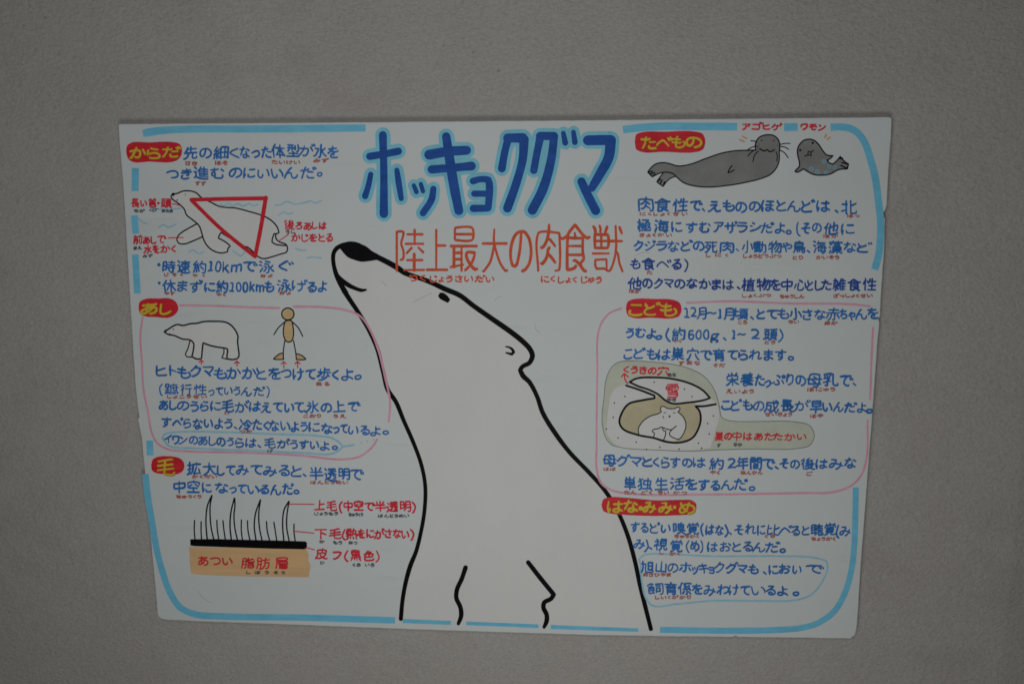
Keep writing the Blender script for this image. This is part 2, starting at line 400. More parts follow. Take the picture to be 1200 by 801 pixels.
# yellow lettering on the red badges
BADGE_TEXT=[
(V1,'yellow',64,2.9,"か 92 162 195|ら 172 230 198|だ 245 320 196"),
(V3,'yellow',60,2.9,"あ 62 128 80|し 145 190 80"),
(V5,'yellow',74,2.9,"毛 95 168 172"),
(R1,'yellow',68,2.9,"た 82 142 138|べ 150 208 140|も 216 270 138|の 278 342 138"),
(R3,'yellow',66,2.9,"こ 134 186 80|ど 196 252 78|も 262 325 78"),
(R5,'yellow',62,2.9,"は 80 138 256|な 146 200 256|・ 210 218 262|みみ 226 344 260|・ 350 358 262|め 374 436 265"),
]
# tall red characters: char, x0,x1,y0,y1 in R7
TALL=[("陸",283,390,45,212),("上",402,480,45,208),("最",495,598,35,210),("大",620,715,42,212),("の",728,808,50,212),("肉",835,918,25,212),("食",925,1035,25,212),("獣",1050,1165,28,212)]

# centre lines of the handwriting: one row per character, one list per stroke (x, y, x, y ...)
STROKES = [
[[27,109,22,106,18,99,13,83,10,65,10,49,13,32,23,5]],
[[2,109,6,106,12,94,18,72,19,61,18,42,15,30,12,20,5,5]],
[[6,43,7,68,14,83,17,86,23,89,30,88,37,85,41,80,44,73,47,51,44,29,39,18,31,13,22,13,17,16,12,21,10,26,6,43]],
[[29,87,29,18,27,17,13,19],[10,87,45,87]],
[[11,86,14,79,28,64,39,49,43,37,43,29,38,18,34,15,28,13,16,14,6,20],[47,87,9,87,4,89]],
[[45,16,39,13,30,13,23,14,17,18,11,27,7,47,7,65,10,75,14,82,20,87,26,89,33,88,41,85,46,75,47,62,46,55,41,48,34,45,28,45,22,46,13,52,7,54]],
[[14,88,10,83,9,79,11,73,15,67],[14,88,41,89,48,92,51,97,50,105,48,107,41,109],[14,88,8,97,6,103,8,107,14,109],[52,35,23,33,15,36,11,41,9,51,11,61,20,68,30,69,38,64,42,58,43,50,40,35]],
[[29,58,48,87,53,91],[50,32,44,35,19,66,11,69],[11,86,11,7]],
[[47,46,63,36,73,34,80,37,83,44,85,53,85,86],[48,86,48,51,43,38,37,34,29,35,11,45],[11,86,10,35]],
[[5,52,9,48,15,45,21,46,33,54,37,55,44,54,49,49]],
[[10,75,27,91]],
[[19,67,25,69,29,73,31,77,31,86,26,93,21,95,14,95,6,90,3,81,5,74,9,70,19,67]],
[[83,14,81,17,55,20,15,20],[43,75,41,70,39,57,40,31,43,7],[60,91,66,92,79,86,87,80,90,73,92,69,92,59,90,53,85,46,78,42,59,39,43,42,32,47,23,54,18,61,13,71,13,82,17,86,25,87,38,82,50,72,58,62,66,49,71,36,71,33]],
[[15,19,16,56,20,73,25,81,33,87,37,87,42,85,47,78,51,69,50,61],[75,21,77,22,81,29,89,47,93,65,91,73]],
[[19,43,22,40,36,37,59,34,72,38,79,47,81,57,79,65,74,74,69,80,56,87,47,90,37,92,33,89],[74,11,71,13,63,13,32,9]],
[[65,36,57,35,21,38],[46,63,53,64,56,66,63,86,67,90,77,92,85,91,92,90,95,87],[32,9,37,9,69,13],[11,91,16,90,42,64,62,43,65,36]],
[[97,35,96,32,78,20],[59,23,28,27,13,27],[59,90,69,89,78,85,84,79,87,74,88,67,85,57,80,53,71,49,55,49,42,52,27,59,15,69,12,76,13,80,16,85,24,89,33,89,36,86,35,35,37,7]],
[[97,57,97,53,94,45,81,21],[8,91,13,89,24,65,33,38,39,8],[7,35,13,33,51,30,60,32,64,36,67,45,66,61,64,75,60,85,55,90,48,91,39,90,35,85]],
[[35,31,53,31,59,32,64,40,65,49,63,74,57,87,51,91,41,91,37,90,34,87],[32,33,8,33],[80,23,96,55],[100,11,95,1],[87,15,82,5],[8,91,11,90,14,86,25,60,31,41,37,9]],
[[75,89,69,92,48,93,38,92,30,89,24,84,21,77,22,67,27,63],[21,19,45,21,62,19,81,15],[17,43,49,43,70,41,87,38],[59,64,73,65,76,64,74,59,63,37,56,16,55,6]],
[[65,87,29,57,25,49,28,42,63,13]],
[[85,38,80,28],[65,89,26,56,23,49,25,44,28,41,65,9,67,9],[72,43,67,33]],
[[17,77,22,73,27,60],[76,9,76,57,74,71,70,79,64,87,57,92,52,92],[95,29,90,31,72,33,45,32],[18,88,13,60,13,41,18,9]],
[[16,79,20,75,25,61],[101,13,97,3],[89,16,86,6],[73,11,74,53,72,72,65,86,56,94,51,94],[94,32,69,35,43,34],[17,89,12,68,11,53,16,13,21,9]],
[[77,18,26,18],[22,61,19,69,21,78,25,83,33,88,47,90,63,90,83,87,86,86,87,83]],
[[75,19,24,19],[82,6,87,15],[83,88,65,91,45,91,27,87,21,83,18,77,18,65,19,62,22,61],[93,1,99,11]],
[[79,87,75,91,59,92,40,91,29,88,24,82,21,75,23,63,26,59],[17,26,57,27,88,21],[57,6,61,21,78,58,77,59,59,59]],
[[99,9,94,-1,91,-2],[23,61,19,75,22,83,28,88,38,92,46,93,69,92,75,90],[57,59,75,61,77,59,76,53,66,36,60,21,57,9],[82,5,86,13,87,21,85,23,56,27,17,27]],
[[28,9,27,75,29,83,32,87,38,91,45,93,63,91,78,84,90,73]],
[[68,30,62,19],[89,73,76,85,62,92,43,93,35,91,31,88,25,77,26,10],[83,25,77,13]],
[[61,41,47,39,41,41,36,46,34,55,35,61,41,68,49,69,61,67],[61,7,61,37,63,61,60,74,55,82,47,88,38,92,31,91],[95,21,11,23]],
[[91,4,95,11],[73,5,77,6,81,14],[92,23,63,22,7,24],[57,42,45,41,39,42,34,47,31,54,32,63,36,68,43,71,52,70,54,73,56,71],[28,92,35,93,43,90,52,83,57,77,61,59,57,37,57,9]],
[[29,13,29,75,32,84,39,88,50,89,81,88,83,85],[95,32,7,39,5,41],[74,9,72,59,70,62,68,63,56,62]],
[[52,47,50,53,42,61,40,67,39,73,41,80,46,86,54,90,73,92],[37,47,39,40,65,18,68,12],[68,12,66,11,29,13],[11,51,33,48,90,44]],
[[93,89,68,89,58,86,54,83,52,78,53,69],[91,41,60,41],[42,6,39,9,34,35,26,62,19,82,15,90],[61,19,58,22,46,25,20,27,11,26]],
[[55,43,68,42,87,43],[85,22,79,13],[91,88,89,90,75,91,62,91,57,89,50,83,49,78,49,70],[97,17,92,8,88,7],[39,7,35,10,30,40,20,71,13,90,10,92],[58,20,55,24,45,26,26,28,8,27]],
[[27,59,43,52,54,49,67,49,78,53,83,57,85,62,86,68,84,76,81,81,75,86,65,90,57,91,46,92,35,90],[12,23,53,23,79,20,82,17],[17,67,22,66,25,61,36,20,37,9,41,6]],
[[43,89,61,86,71,82,79,77,84,69,86,62,85,54,83,49,78,43,72,40,59,39,44,42,20,50]],
[[11,37,40,27,59,23,77,25,84,30,89,36,92,45,92,53,89,62,82,71,67,80,39,85]],
[[83,87,77,90,62,86,52,79,44,68,43,62,44,45,51,33,58,24,58,21,60,20],[90,15,14,21,9,23]],
[[77,37,82,47],[95,43,89,33],[81,88,76,91,61,86,48,77,43,67,42,53,44,46,50,33,58,25,57,21,59,20],[89,15,13,21,9,23]],
[[41,42,28,11,29,5],[81,23,46,42,35,50,25,61,23,72,26,81,31,86,38,89,47,90,69,90,84,88,87,85]],
[[39,44,26,15,25,10],[99,14,93,4],[82,9,87,19],[75,23,73,27,43,43,30,52,22,63,20,69,20,77,25,85,38,91,49,92,69,91,82,89,85,86]],
[[94,34,77,24,73,24],[40,7,38,19,32,36,14,69],[56,21,30,25,11,25],[91,83,79,75,65,69,52,68,43,70,38,74,36,79,37,86,41,90,51,93,60,92,67,88,69,79,68,41]],
[[17,79,21,75,26,62],[89,21,73,22,51,21],[95,81,92,85,83,86,67,87,56,85,49,82,46,78,46,66],[17,91,17,84,13,68,13,53,19,12,22,9]],
[[28,52,21,56,8,75,7,78],[87,74,95,77,99,81,99,84],[31,26,9,28],[33,38,35,36,39,38,49,30,59,25,70,23,77,24,84,31,89,43,89,61,84,81,77,87,65,89,60,88,55,85,52,79,54,72,61,66,72,65,87,69],[33,7,29,48,29,91]],
[[58,90,67,88,78,82,86,75,91,65,93,54,91,42,86,31,76,22,67,17,55,16,43,17,30,22,19,32,14,40,10,52,10,62,13,72,20,80,28,81,35,77,41,66,48,48,53,16]],
[[15,79,20,76,25,63],[93,28,59,31,45,30],[75,10,74,46,76,74,74,83,71,88,67,90,55,91,47,88,42,83,42,77,44,71,50,68,61,65,70,66,85,73,96,81],[16,91,13,73,12,58,18,11]],
[[79,38,84,41,95,57,95,61],[46,15,12,19],[75,15,78,33,77,57,74,70,69,80,63,86,54,91,46,93,33,91,27,88,20,82,17,73,17,62,20,52,27,35,36,23,38,17]],
[[77,40,82,42,93,59,93,65],[84,7,89,19],[100,13,94,3],[73,13,73,19,76,35,75,59,71,74,65,84,60,89,53,93,42,95,31,93,24,90,18,83,15,74,15,63,18,51,24,38,33,26,35,19],[45,15,40,17,11,21,9,23]],
[[81,23,85,31],[46,51,56,63,60,71,61,77,60,85,57,89,50,91,33,91,29,86],[40,11,60,22,61,25,60,29,55,31],[95,82,86,64,81,56,78,54],[92,16,97,25],[24,69,4,83]],
[[46,51,56,63,60,71,61,77,60,85,57,89,50,91,33,91,29,86],[40,11,60,22,61,25,60,29,55,31],[24,69,4,83],[95,82,86,64,81,56,78,54],[85,33,93,34,99,29,100,22,98,17,94,15,86,15,81,20,81,28,85,33]],
[[9,68,9,62,34,32,37,29,42,29,48,32,83,72],[87,15,93,27],[72,21,78,32]],
[[15,79,21,75,25,63],[46,41,67,42,93,41],[97,83,92,79,82,72,70,68,62,67,52,68,46,71,43,77,43,83,49,89,59,91,69,88,73,83,72,15],[16,91,13,73,13,49,17,13,18,10,21,9],[92,13,67,16,47,15]],
[[12,81,18,77,22,64],[101,14,97,3],[13,93,9,73,9,52,15,13,19,9],[69,17,71,79,70,85,65,91,53,92,45,90,40,84,40,77,42,72,48,70,57,68,65,69,81,75,92,83,93,87],[90,42,42,43],[44,17,82,16,87,13,86,7]],
[[21,43,49,45,86,43],[85,19,49,21,21,20],[87,84,65,72,50,67,36,67,29,69,23,73,20,81,21,85,26,90,37,93,48,92,52,89,55,85,56,77,55,57,55,7]],
[[83,61,90,62,97,67],[46,46,47,39,55,21,56,13,25,14],[54,93,57,93,65,88,74,79,78,73,84,53,86,38],[41,47,40,56,28,78,22,82,15,83,11,80,8,77,8,67,13,58,23,50,34,47,51,47,83,56]],
[[29,73,20,73,14,71,11,64,11,57,14,49,18,44,23,42,32,42],[77,20,93,35],[10,23,26,23,43,22,54,20,57,16],[82,65,84,69,82,82,79,86,74,90,60,92,42,92,34,90,30,88,29,79,35,59,32,37,32,7]],
[[43,69,49,75],[59,92,77,85,83,81,88,75,91,67,92,57,91,48,88,39,81,32,69,26,49,25,27,33],[27,37,21,41,14,51,9,63,9,72,12,79,17,83,24,83,32,80,41,71,52,51,63,22,65,9,67,7],[23,13,22,17,30,43,38,60,43,65]],
[[11,52,25,55,47,55,59,55,63,51],[41,7,40,8,39,11,33,66,33,74,37,86,46,91,57,93,73,90,83,83,87,76,87,63,81,50,75,47],[60,27,31,27,13,23]],
[[43,25,49,26],[15,58,55,41,63,39,73,39,80,42,83,46,85,57,83,62,79,66,70,69,57,67],[25,34,38,63,49,95]],
[[58,15,48,6,41,6],[9,47,34,35,59,26,72,23,79,24,88,28,92,34,93,45,90,50,86,55,77,59,59,57],[21,14,20,18,38,54,51,91]],
[[23,82,21,55,24,32],[59,27,61,43,61,65,59,76,51,92,45,96,40,97],[23,64,27,61,38,47,45,42,51,39,67,37,79,42,85,49,87,64,84,71,81,75,76,80,68,82,54,80,50,79,43,74,41,71,41,65]],
[[37,94,43,94,48,89,53,82,58,70,61,43,58,7],[37,58,38,63,45,70,49,73,61,76,67,76,77,74,87,67,92,55,93,48,90,37,86,31,82,27,69,22,53,23,42,28,32,35,21,51,16,55],[17,75,14,47,17,16,21,14]],
[[51,43,79,42],[51,26,52,81,51,89,45,94,36,95,27,93,22,88,22,81,26,75,37,72,45,72,67,79,79,89]],
[[51,30,84,29],[51,9,52,80,50,86,45,91,35,93,23,91,16,85,14,79,18,70,28,66,40,65,48,66,65,71,82,81,85,84,86,87]],
[[73,15,69,16,36,9],[30,87,35,91,43,92,59,91,69,88,78,83,82,78,86,68,85,61,82,55,78,50,70,47,63,46,49,48,40,51,29,57,26,55,24,57],[26,28,25,29,22,61,19,66]],
[[25,39,31,36,38,24,43,20,55,13,64,14,70,18,74,24,78,33,79,53,77,64,72,75,62,83,51,89,41,92,35,90],[24,63,25,22,27,8,31,5]],
[[42,44,43,43,42,44],[69,13,67,12,27,13],[42,44,45,43,43,39,66,20,69,13],[17,61,38,46,62,44,76,48,83,55,86,61,87,67,84,79,78,85,74,88,61,92,49,93,40,90,36,88,33,83,33,78,35,74,40,70,46,69,53,71,61,78,65,90]],
[[28,52,22,55,8,74,7,81],[31,43,37,40,48,32,59,26,69,23,75,25,79,29,80,35,76,71,76,80,78,84,83,87,91,87,99,83,103,77],[31,26,9,28],[33,7,29,49,29,91]],
[[31,88,37,92,51,92,65,90,79,82,84,77,86,69,84,58,81,52,76,48,66,45,47,46,44,43,42,44],[68,15,65,21,44,38,38,47,14,65],[26,14,62,13,76,15]],
[[31,43,37,42,53,32,69,29,81,31,90,38,93,44,95,52,94,61,92,67,89,72,81,79,70,84,61,87],[28,52,22,55,8,74,7,81],[31,26,9,28],[33,7,29,48,29,91]],
[[58,51,65,50,89,40],[57,56,48,58,35,69,32,78,34,87,42,91,56,93,79,91,85,89],[13,20,50,20,74,17],[13,59,26,43,34,29,43,5],[57,73,56,52,55,45,46,41,27,43]],
[[55,9,50,11,40,27,18,70,10,90],[30,52,32,50,37,52,45,49,49,49,55,51,57,58,58,82,61,88,67,91,78,90,87,83,96,69,95,63]],
[[50,36,50,48,48,61,44,72,36,82,30,87,25,90,18,89],[65,45,70,45,82,33,88,24,90,16,14,16]],
[[57,37,57,91],[85,11,74,21,52,38,12,55]],
[[81,22,17,32,13,33,11,36],[58,94,59,90,55,64,43,8],[13,65,89,53,95,56]],
[[43,21,83,22,85,24,85,29,82,37,72,57,57,74,45,82,29,90,20,89],[54,5,48,7,44,17,33,32,22,43,15,48,12,48]],
[[39,24,43,11],[81,7,85,15],[92,1,98,11],[7,51,10,51,16,47,36,26,78,25,81,27,78,38,74,49,64,64,52,77,38,86,25,93,15,92]],
[[62,31,62,40,58,57,51,74,44,83,34,92,24,92],[85,17,80,7],[97,12,91,2],[91,31,29,31],[33,11,28,28,15,47,10,53,7,54]],
[[97,9,92,1,87,-1],[77,4,82,13,85,14],[17,23,83,24,83,79,82,82,78,85,15,85]],
[[87,20,83,10],[95,7,99,17],[69,12,69,52,65,72,59,82,53,88,44,93,38,92],[29,11,29,61],[5,34,92,34]],
[[29,46,14,37],[46,21,31,12],[93,36,92,42,82,54,71,64,57,74,43,82,30,86,21,89,15,87]],
[[75,12,81,24],[29,47,13,38,8,39],[96,19,89,7],[30,13,45,23],[15,88,20,90,35,85,47,80,61,71,82,52,90,43,91,36]],
[[26,60,28,55,21,38],[47,33,52,50],[33,93,39,94,49,88,67,74,76,59,84,39,86,35]],
[[38,40,55,44,84,56],[38,9,38,89]],
[[26,45,33,44,50,39,82,27],[26,9,26,77,28,83,32,85,43,87,68,87,85,86,89,83]],
[[15,18,82,18,85,20,84,25,78,46,72,57,64,68,53,78,39,86,31,88,23,86]],
[[28,51,14,71,8,75],[93,73,79,51],[53,7,53,85,50,90,37,90],[93,27,13,27]],
[[51,68,64,57,80,40,88,28,89,21,11,20],[66,88,49,69,32,55,29,52,23,52]],
[[45,17,45,77,47,83,51,87,59,89,83,89,90,87],[97,53,91,49,13,49],[85,17,19,17]],
[[78,61,27,61],[25,35,77,35,78,83,76,86,73,89,23,89]],
[[81,13,26,13],[15,39,83,39,86,40,85,48,81,57,74,68,67,75,58,82,42,90,37,91,31,89]],
[[15,47,15,20,17,18,84,18,86,21,86,31,82,48,78,57,72,67,62,77,49,86,39,90,31,88]],
[[42,33,21,16],[17,87,21,88,37,83,52,76,64,69,78,57,86,47,93,37,93,30]],
[[51,49,52,50]],
[[48,38,90,38],[97,91,5,91],[48,4,48,91]],
[[49,38,57,38,89,57],[6,10,97,10],[49,96,49,11]],
[[51,60,86,60,89,58,92,54,91,22,10,22,10,54,12,57,17,60,51,60],[51,96,51,2]],
[[32,29,28,17],[17,31,11,18],[45,30,52,15,55,14],[9,7,51,2,59,4],[69,5,69,84,71,91,77,94,95,93,97,90,99,77],[5,71,55,65],[15,95,19,97,30,95,31,61,32,58,45,47,46,42,44,40,10,40]],
[[16,33,9,36,3,45],[27,3,18,22,17,27,17,96],[99,82,96,92,89,95,55,95,46,92,44,85,44,13],[69,2,69,71],[83,67,91,66,93,59,94,29,90,25,86,25,74,29,31,46]],
[[66,34,72,30,98,30],[19,33,12,35,7,41],[63,38,58,42,50,57,41,72,33,80,30,81],[99,80,86,64,72,39,60,30,34,30],[31,3,20,26,20,96],[65,97,65,3]],
[[16,33,10,36,5,43,4,49],[27,3,19,21,17,28,17,96],[83,76,46,76],[65,3,65,95],[31,76,46,57,58,33,71,24,98,24],[33,24,58,24,72,33,83,56,98,76]],
[[16,34,10,37,4,44,3,49],[65,56,65,93,63,95,55,96],[58,11,56,18,48,27,46,33],[83,70,97,88],[33,89,45,72,49,71],[26,3,17,28,18,95],[83,23,70,33,46,33],[96,7,87,5,37,12],[49,55,52,53,50,50,63,40,60,37,63,35],[37,59,44,57,89,53],[85,43,97,61]],
[[66,50,66,89,67,93,72,95,94,94,97,91,98,81],[36,50,34,67,28,81,21,88,16,92,8,96,4,95],[27,5,16,31,13,35,11,35],[7,50,96,50],[51,2,51,50],[89,19,23,19]],
[[64,85,82,63,85,55,39,54],[6,89,18,59],[60,33,67,41],[17,25,7,7],[23,39,31,39,36,35,48,25,61,9,68,11,86,32,95,38,98,37],[73,94,50,78,43,77]],
[[31,19,31,10,25,2,22,1],[12,73,45,73],[72,19,75,9,79,3,83,1],[12,55,45,55],[76,96,87,95,89,93,90,35],[67,76,67,39],[97,19,5,19],[12,96,12,37,43,37,45,39,45,93,43,96,33,97]],
[[45,95,50,95,59,86,66,70,72,41,73,3],[4,20,51,20,60,27,96,28,95,64,92,89,89,95,77,96],[51,74,7,74],[5,93,47,88,52,89],[53,5,45,3,6,7],[28,33,50,34,50,61,7,61,7,34,28,33],[51,47,7,47],[28,89,28,6]],
[[36,30,7,30],[36,71,25,73,8,80,5,82],[63,41,73,38,94,25],[36,95,36,4],[63,4,64,90,71,94,94,93,98,89,100,75]],
[[27,23,19,6],[85,6,77,21,74,24,73,25],[97,65,6,65],[51,2,51,95],[91,38,13,38]],
[[24,21,24,12,19,4],[77,21,78,15,84,4,89,2],[87,40,16,40],[97,77,6,77],[51,96,51,27,50,18,51,13,46,2],[77,21,87,22,87,58,16,58,17,22,77,21]],
[[65,10,67,2,72,0],[46,25,90,25],[46,38,90,38],[66,71,73,81,83,89,93,94,99,95],[83,51,83,58,88,63,88,69],[36,95,38,96,45,94,53,89,59,83,67,67,67,61],[7,69,26,69,27,67,27,13,25,12,8,12,7,78],[90,38,90,14,89,12,46,12,47,51,88,51,90,49,90,38],[97,69,40,69]],
[[70,37,70,9],[91,3,91,50,89,53,79,54],[52,59,52,93],[86,71,17,71],[98,93,5,93],[8,54,15,47,19,39,21,23,21,6],[43,6,43,53],[61,33,54,29,7,29],[53,6,11,6]],
[[51,36,48,42,41,61,34,74,18,88,9,94,7,94],[96,34,7,34],[100,93,94,94,83,86,73,76,64,62,50,30,51,3]],
[[52,3,52,89,51,93,49,95,33,97],[81,30,96,63,99,71,97,76],[21,31,17,47,7,69]],
[[59,36,59,59],[44,35,43,29,43,22],[34,82,86,82],[42,44,46,51],[77,45,73,51],[59,59,29,59,29,36,87,35,90,37,90,59,59,59],[34,94,82,94,86,89,86,71,35,71,34,94],[77,22,76,35],[5,93,13,65,15,7,89,6,91,8,91,20,89,22,15,22]],
[[51,88,51,3],[91,88,12,88,12,25],[91,25,91,95]],
[[45,69,39,76,24,86,8,93,3,92],[79,17,80,10,85,3],[25,17,23,10,17,2,14,1],[59,69,63,76,78,86,95,93,101,92],[51,17,86,18,86,52,18,52,18,18,51,17],[87,35,17,35],[51,96,51,11,45,1],[7,67,39,67,49,69,63,67,97,67]],
[[31,1,29,3,26,11,11,33],[90,40,24,40,23,71],[92,15,25,15],[98,71,5,71],[57,96,57,15]],
[[18,45,11,47],[46,43,49,38,60,31,62,25],[69,83,84,66,85,60],[85,60,83,59,55,58],[65,83,58,88,41,94,35,96,29,94],[7,21,26,2],[27,25,20,36,19,41,19,97],[89,41,86,42,37,45],[34,71,49,60,56,53,59,44],[46,22,47,18,62,2],[101,94,97,96,94,95,74,87,60,78,49,64],[82,29,97,49],[88,13,82,14,72,22,67,24,49,24,46,22]],
[[87,38,87,41,98,71,97,77],[33,33,33,86,35,93,41,95,72,94,76,90,79,75],[40,7,64,27],[14,43,6,77]],
[[19,97,19,2],[1,46,4,43,7,23],[97,93,37,93],[93,57,45,57],[69,3,69,93],[95,25,47,25],[51,7,48,20,42,33,37,34,34,32,29,20]],
[[14,43,43,44,43,63,40,78,35,80,29,81,23,77],[91,21,90,11,76,3],[71,77,66,80,49,93,43,93],[71,69,76,66,91,38],[98,21,15,21,13,66,10,82,6,94,7,99],[96,73,99,79,97,89,94,94,90,95,83,94,75,83,68,63,64,46,61,2]],
[[71,18,70,11,66,3],[55,90,71,34],[55,90,93,85],[97,18,43,18,43,56,41,66,37,84,32,93],[4,60,30,52],[84,59,98,94],[18,2,18,91,16,95,7,96],[30,24,5,24]],
[[86,26,17,26],[17,26,17,45,84,45,86,44,86,9,85,7,17,7,17,26],[99,70,5,70],[51,96,51,46]],
[[91,40,57,40],[17,2,17,62,11,82,5,94],[98,82,96,90,90,93,47,93,41,92,39,88,38,83,38,25,5,25],[57,40,58,10,91,10,91,70,58,70,57,40]],
[[55,33,95,33],[37,37,8,37],[95,61,55,61],[79,96,93,95,95,92,95,9,94,6,56,7,55,55,50,78,42,91],[8,67,35,67,37,65,37,9,9,8,8,77]],
[[32,41,8,41],[61,84,60,81,51,69],[85,37,85,93,82,96,70,97],[98,57,42,57],[70,2,70,36],[95,15,47,15],[8,83,8,10,10,9,31,9,32,11,32,74,8,75],[99,37,41,37]],
[[84,18,19,18],[43,73,15,73],[43,59,15,59],[57,96,70,89,80,81,90,66,92,59],[92,59,67,58,63,61,62,65,71,79,83,89,95,95,102,94],[19,18,19,6,20,4,81,4,84,6,84,29,81,31,21,31,19,29,19,18],[5,44,98,44],[43,97,43,45],[5,90,50,85],[15,89,15,45]],
[[23,34,83,34],[22,61,83,61],[62,96,78,95,81,94,83,89,83,9,81,7,23,8,23,46,21,62,16,79,5,95]],
[[50,57,31,75,20,83,7,90,2,89],[55,57,70,73,81,82,95,90,99,89],[75,25,78,16,86,5,89,3],[23,25,24,15,17,5],[47,3,51,15],[51,38,51,96],[95,53,9,53],[9,39,9,26,11,25,93,25,95,27,95,39]],
[[19,39,26,43,31,51,31,58],[46,46,89,46],[46,61,89,61],[46,77,89,77],[17,45,12,49,3,70,3,77],[41,14,95,14],[62,29,66,1],[36,94,99,94],[46,94,46,31,48,30,88,31,89,93],[19,2,19,97],[31,23,5,23]],
[[17,39,24,43,28,50,27,56],[87,62,84,63,74,75],[85,7,82,14,64,26,63,76,61,80,52,81],[85,7,38,7],[87,55,89,52,92,44,94,31,91,30,76,30],[15,47,11,50,3,69,3,77],[98,92,31,92],[36,72,36,34,37,32,50,32,51,63,49,65,37,65],[77,45,92,67,95,76],[27,23,5,23],[17,96,16,41,17,1]],
[[52,15,87,15],[23,37,23,11],[78,65,68,79,56,87,40,93,19,97],[7,67,11,67,26,50,32,47],[94,66,79,50],[38,72,49,71,51,68,52,2],[6,37,97,37]],
[[65,51,73,49,93,35],[34,67,20,55],[65,9,66,90,71,93,95,92,97,89,99,79],[28,9,22,31,8,52],[6,9,97,9],[5,93,8,93,12,92,23,84,30,78,40,62,46,49,48,41,48,36,22,35]],
[[61,29,45,20],[59,66,43,55,39,55],[6,42,97,42],[94,78,15,78,24,11,26,7,84,7,86,8,83,67,78,89,75,95,69,97,59,97,52,93]],
[[14,37,41,37],[60,45,71,41,92,25],[97,71,95,87,91,92,66,93,61,90,59,84,59,3],[45,79,42,83,21,90,17,89,14,85,14,4]],
[[7,69,95,57],[9,18,41,14,79,4,84,5],[45,13,45,86,46,91,51,94,59,95,91,94,96,90,99,81],[88,32,10,43]],
[[65,47,70,44,88,25],[0,83,8,83,18,72,29,54,35,37,34,31,8,31],[97,82,92,79,81,71,70,57,60,42,53,38],[51,3,51,90,49,95,39,96]],
[[65,46,70,44,94,21],[15,11,17,11,34,23],[7,86,17,78,26,66,33,50,34,43,32,41,7,41],[52,2,53,31,51,92,49,95,35,97],[100,85,95,85,84,76,70,58,60,38,53,35]],
[[76,54,77,60,81,68,88,78,97,86,98,89],[76,54,67,50],[76,54,82,50,93,39],[11,4,25,11],[23,64,9,93],[5,34,18,40],[49,3,55,3,79,12],[34,84,46,65,51,47,49,45,33,45],[43,25,64,25,66,26,67,46,65,93,62,96,52,97]],
[[19,41,6,35],[25,63,23,68,9,93],[11,5,13,4,25,11],[67,8,67,61],[99,34,36,34],[91,92,48,92,43,87,44,61,91,61,91,92],[97,5,89,3,63,8,42,11]],
[[45,14,96,14],[69,81,68,72,61,65],[18,43,6,37],[19,61,20,65,9,92,11,97],[10,5,13,4,25,11],[63,33,64,39,70,47,71,55],[99,55,32,55],[48,2,45,12,34,30],[96,81,40,80,40,69,45,33,91,33,89,75,86,91,81,96,69,96]],
[[27,9,27,23],[67,45,72,46,76,49,79,55],[67,39,57,35],[96,96,86,81],[19,34,17,34,5,40],[5,97,9,95,18,82,20,81],[48,39,37,33],[39,85,39,95],[65,94,63,81],[44,9,10,9],[47,24,5,24],[99,51,101,58,99,68,94,69,90,65,88,51,88,18,57,17],[45,51,8,51],[27,44,27,67],[5,70,43,66,47,66,53,69,56,67,61,60,65,49,69,24,70,1]],
[[68,20,67,27,59,48,50,62,43,71],[85,20,81,41,72,65,59,85,52,93,49,93],[72,93,76,95,83,95,88,93,90,89,95,63,97,21,54,20],[60,1,58,4,51,24,41,40],[35,25,8,25],[24,97,24,2],[4,63,39,51],[9,9,7,28,3,39]],
[[19,23,6,32],[25,51,20,53,5,68],[19,17,25,13,31,5],[68,57,92,57,92,24,44,24,44,57,68,57],[93,87,38,93],[88,71,97,94,103,97],[12,9,20,23,25,35,26,42,27,73,25,86,22,94,17,96,10,96],[68,89,68,2]],
[[78,55,82,57,89,78,99,95],[43,19,44,13,49,3],[90,5,97,17],[3,59,55,59],[24,1,27,9,26,13],[61,33,97,33],[8,33,51,33],[29,19,29,47],[9,19,49,19,51,21,51,45,49,47,9,47,8,23,10,11,6,4,3,2],[77,2,78,51,70,77,61,92,57,95,51,95,43,91,16,91,11,85,11,72,47,71,48,91]],
[[97,93,6,93],[27,3,20,19,8,41],[88,56,18,56],[52,2,52,93],[92,23,20,23]],
[[57,80,39,59,36,53,35,46],[62,80,65,84,81,92,94,96,101,93],[55,2,55,45],[86,33,91,23,87,17,16,17,15,66,10,82,5,94],[21,94,25,95,38,91,53,84,63,77,76,65,81,57,84,51,79,45,16,45]],
[[52,23,53,13,48,3],[2,94,9,94,18,83,27,69,35,49],[97,93,89,86,81,74,70,49],[94,40,94,24,92,23,10,23,9,40]],
[[51,57,51,93],[53,14,49,2],[39,31,15,46,12,47,8,46],[64,31,68,32,91,45],[83,57,19,57],[95,29,95,17,93,15,10,15,8,17,8,33],[8,93,95,93]],
[[40,55,15,58,11,57],[25,34,9,33],[9,33,11,27,26,3],[58,22,95,23,93,65,90,88,88,93,85,95,71,96],[5,93,11,74],[60,46,75,65],[27,91,25,74],[39,71,44,85],[37,43,43,59,41,61],[37,21,14,51,11,57],[63,2,58,18,49,37]],
[[21,34,7,33],[37,87,33,71,34,68],[3,94,7,74],[21,71,20,74,22,91],[96,87,50,87],[32,43,34,50,29,56,15,59,9,58],[96,48,50,48],[73,7,73,87],[96,94,96,8,53,7,50,9,50,95],[23,3,3,37],[3,63,19,41,32,20]],
[[64,30,64,54],[33,54,11,54],[33,31,11,31],[80,54,80,30],[79,71,67,63],[44,91,50,74],[91,73,100,90,99,92],[87,88,85,93,83,96,64,96,62,89,62,73],[71,3,71,30],[33,77,3,81],[33,97,33,7],[64,54,96,54,96,31,48,30,48,54,64,54],[97,13,48,13,37,7,17,7,14,9,11,13,11,79]],
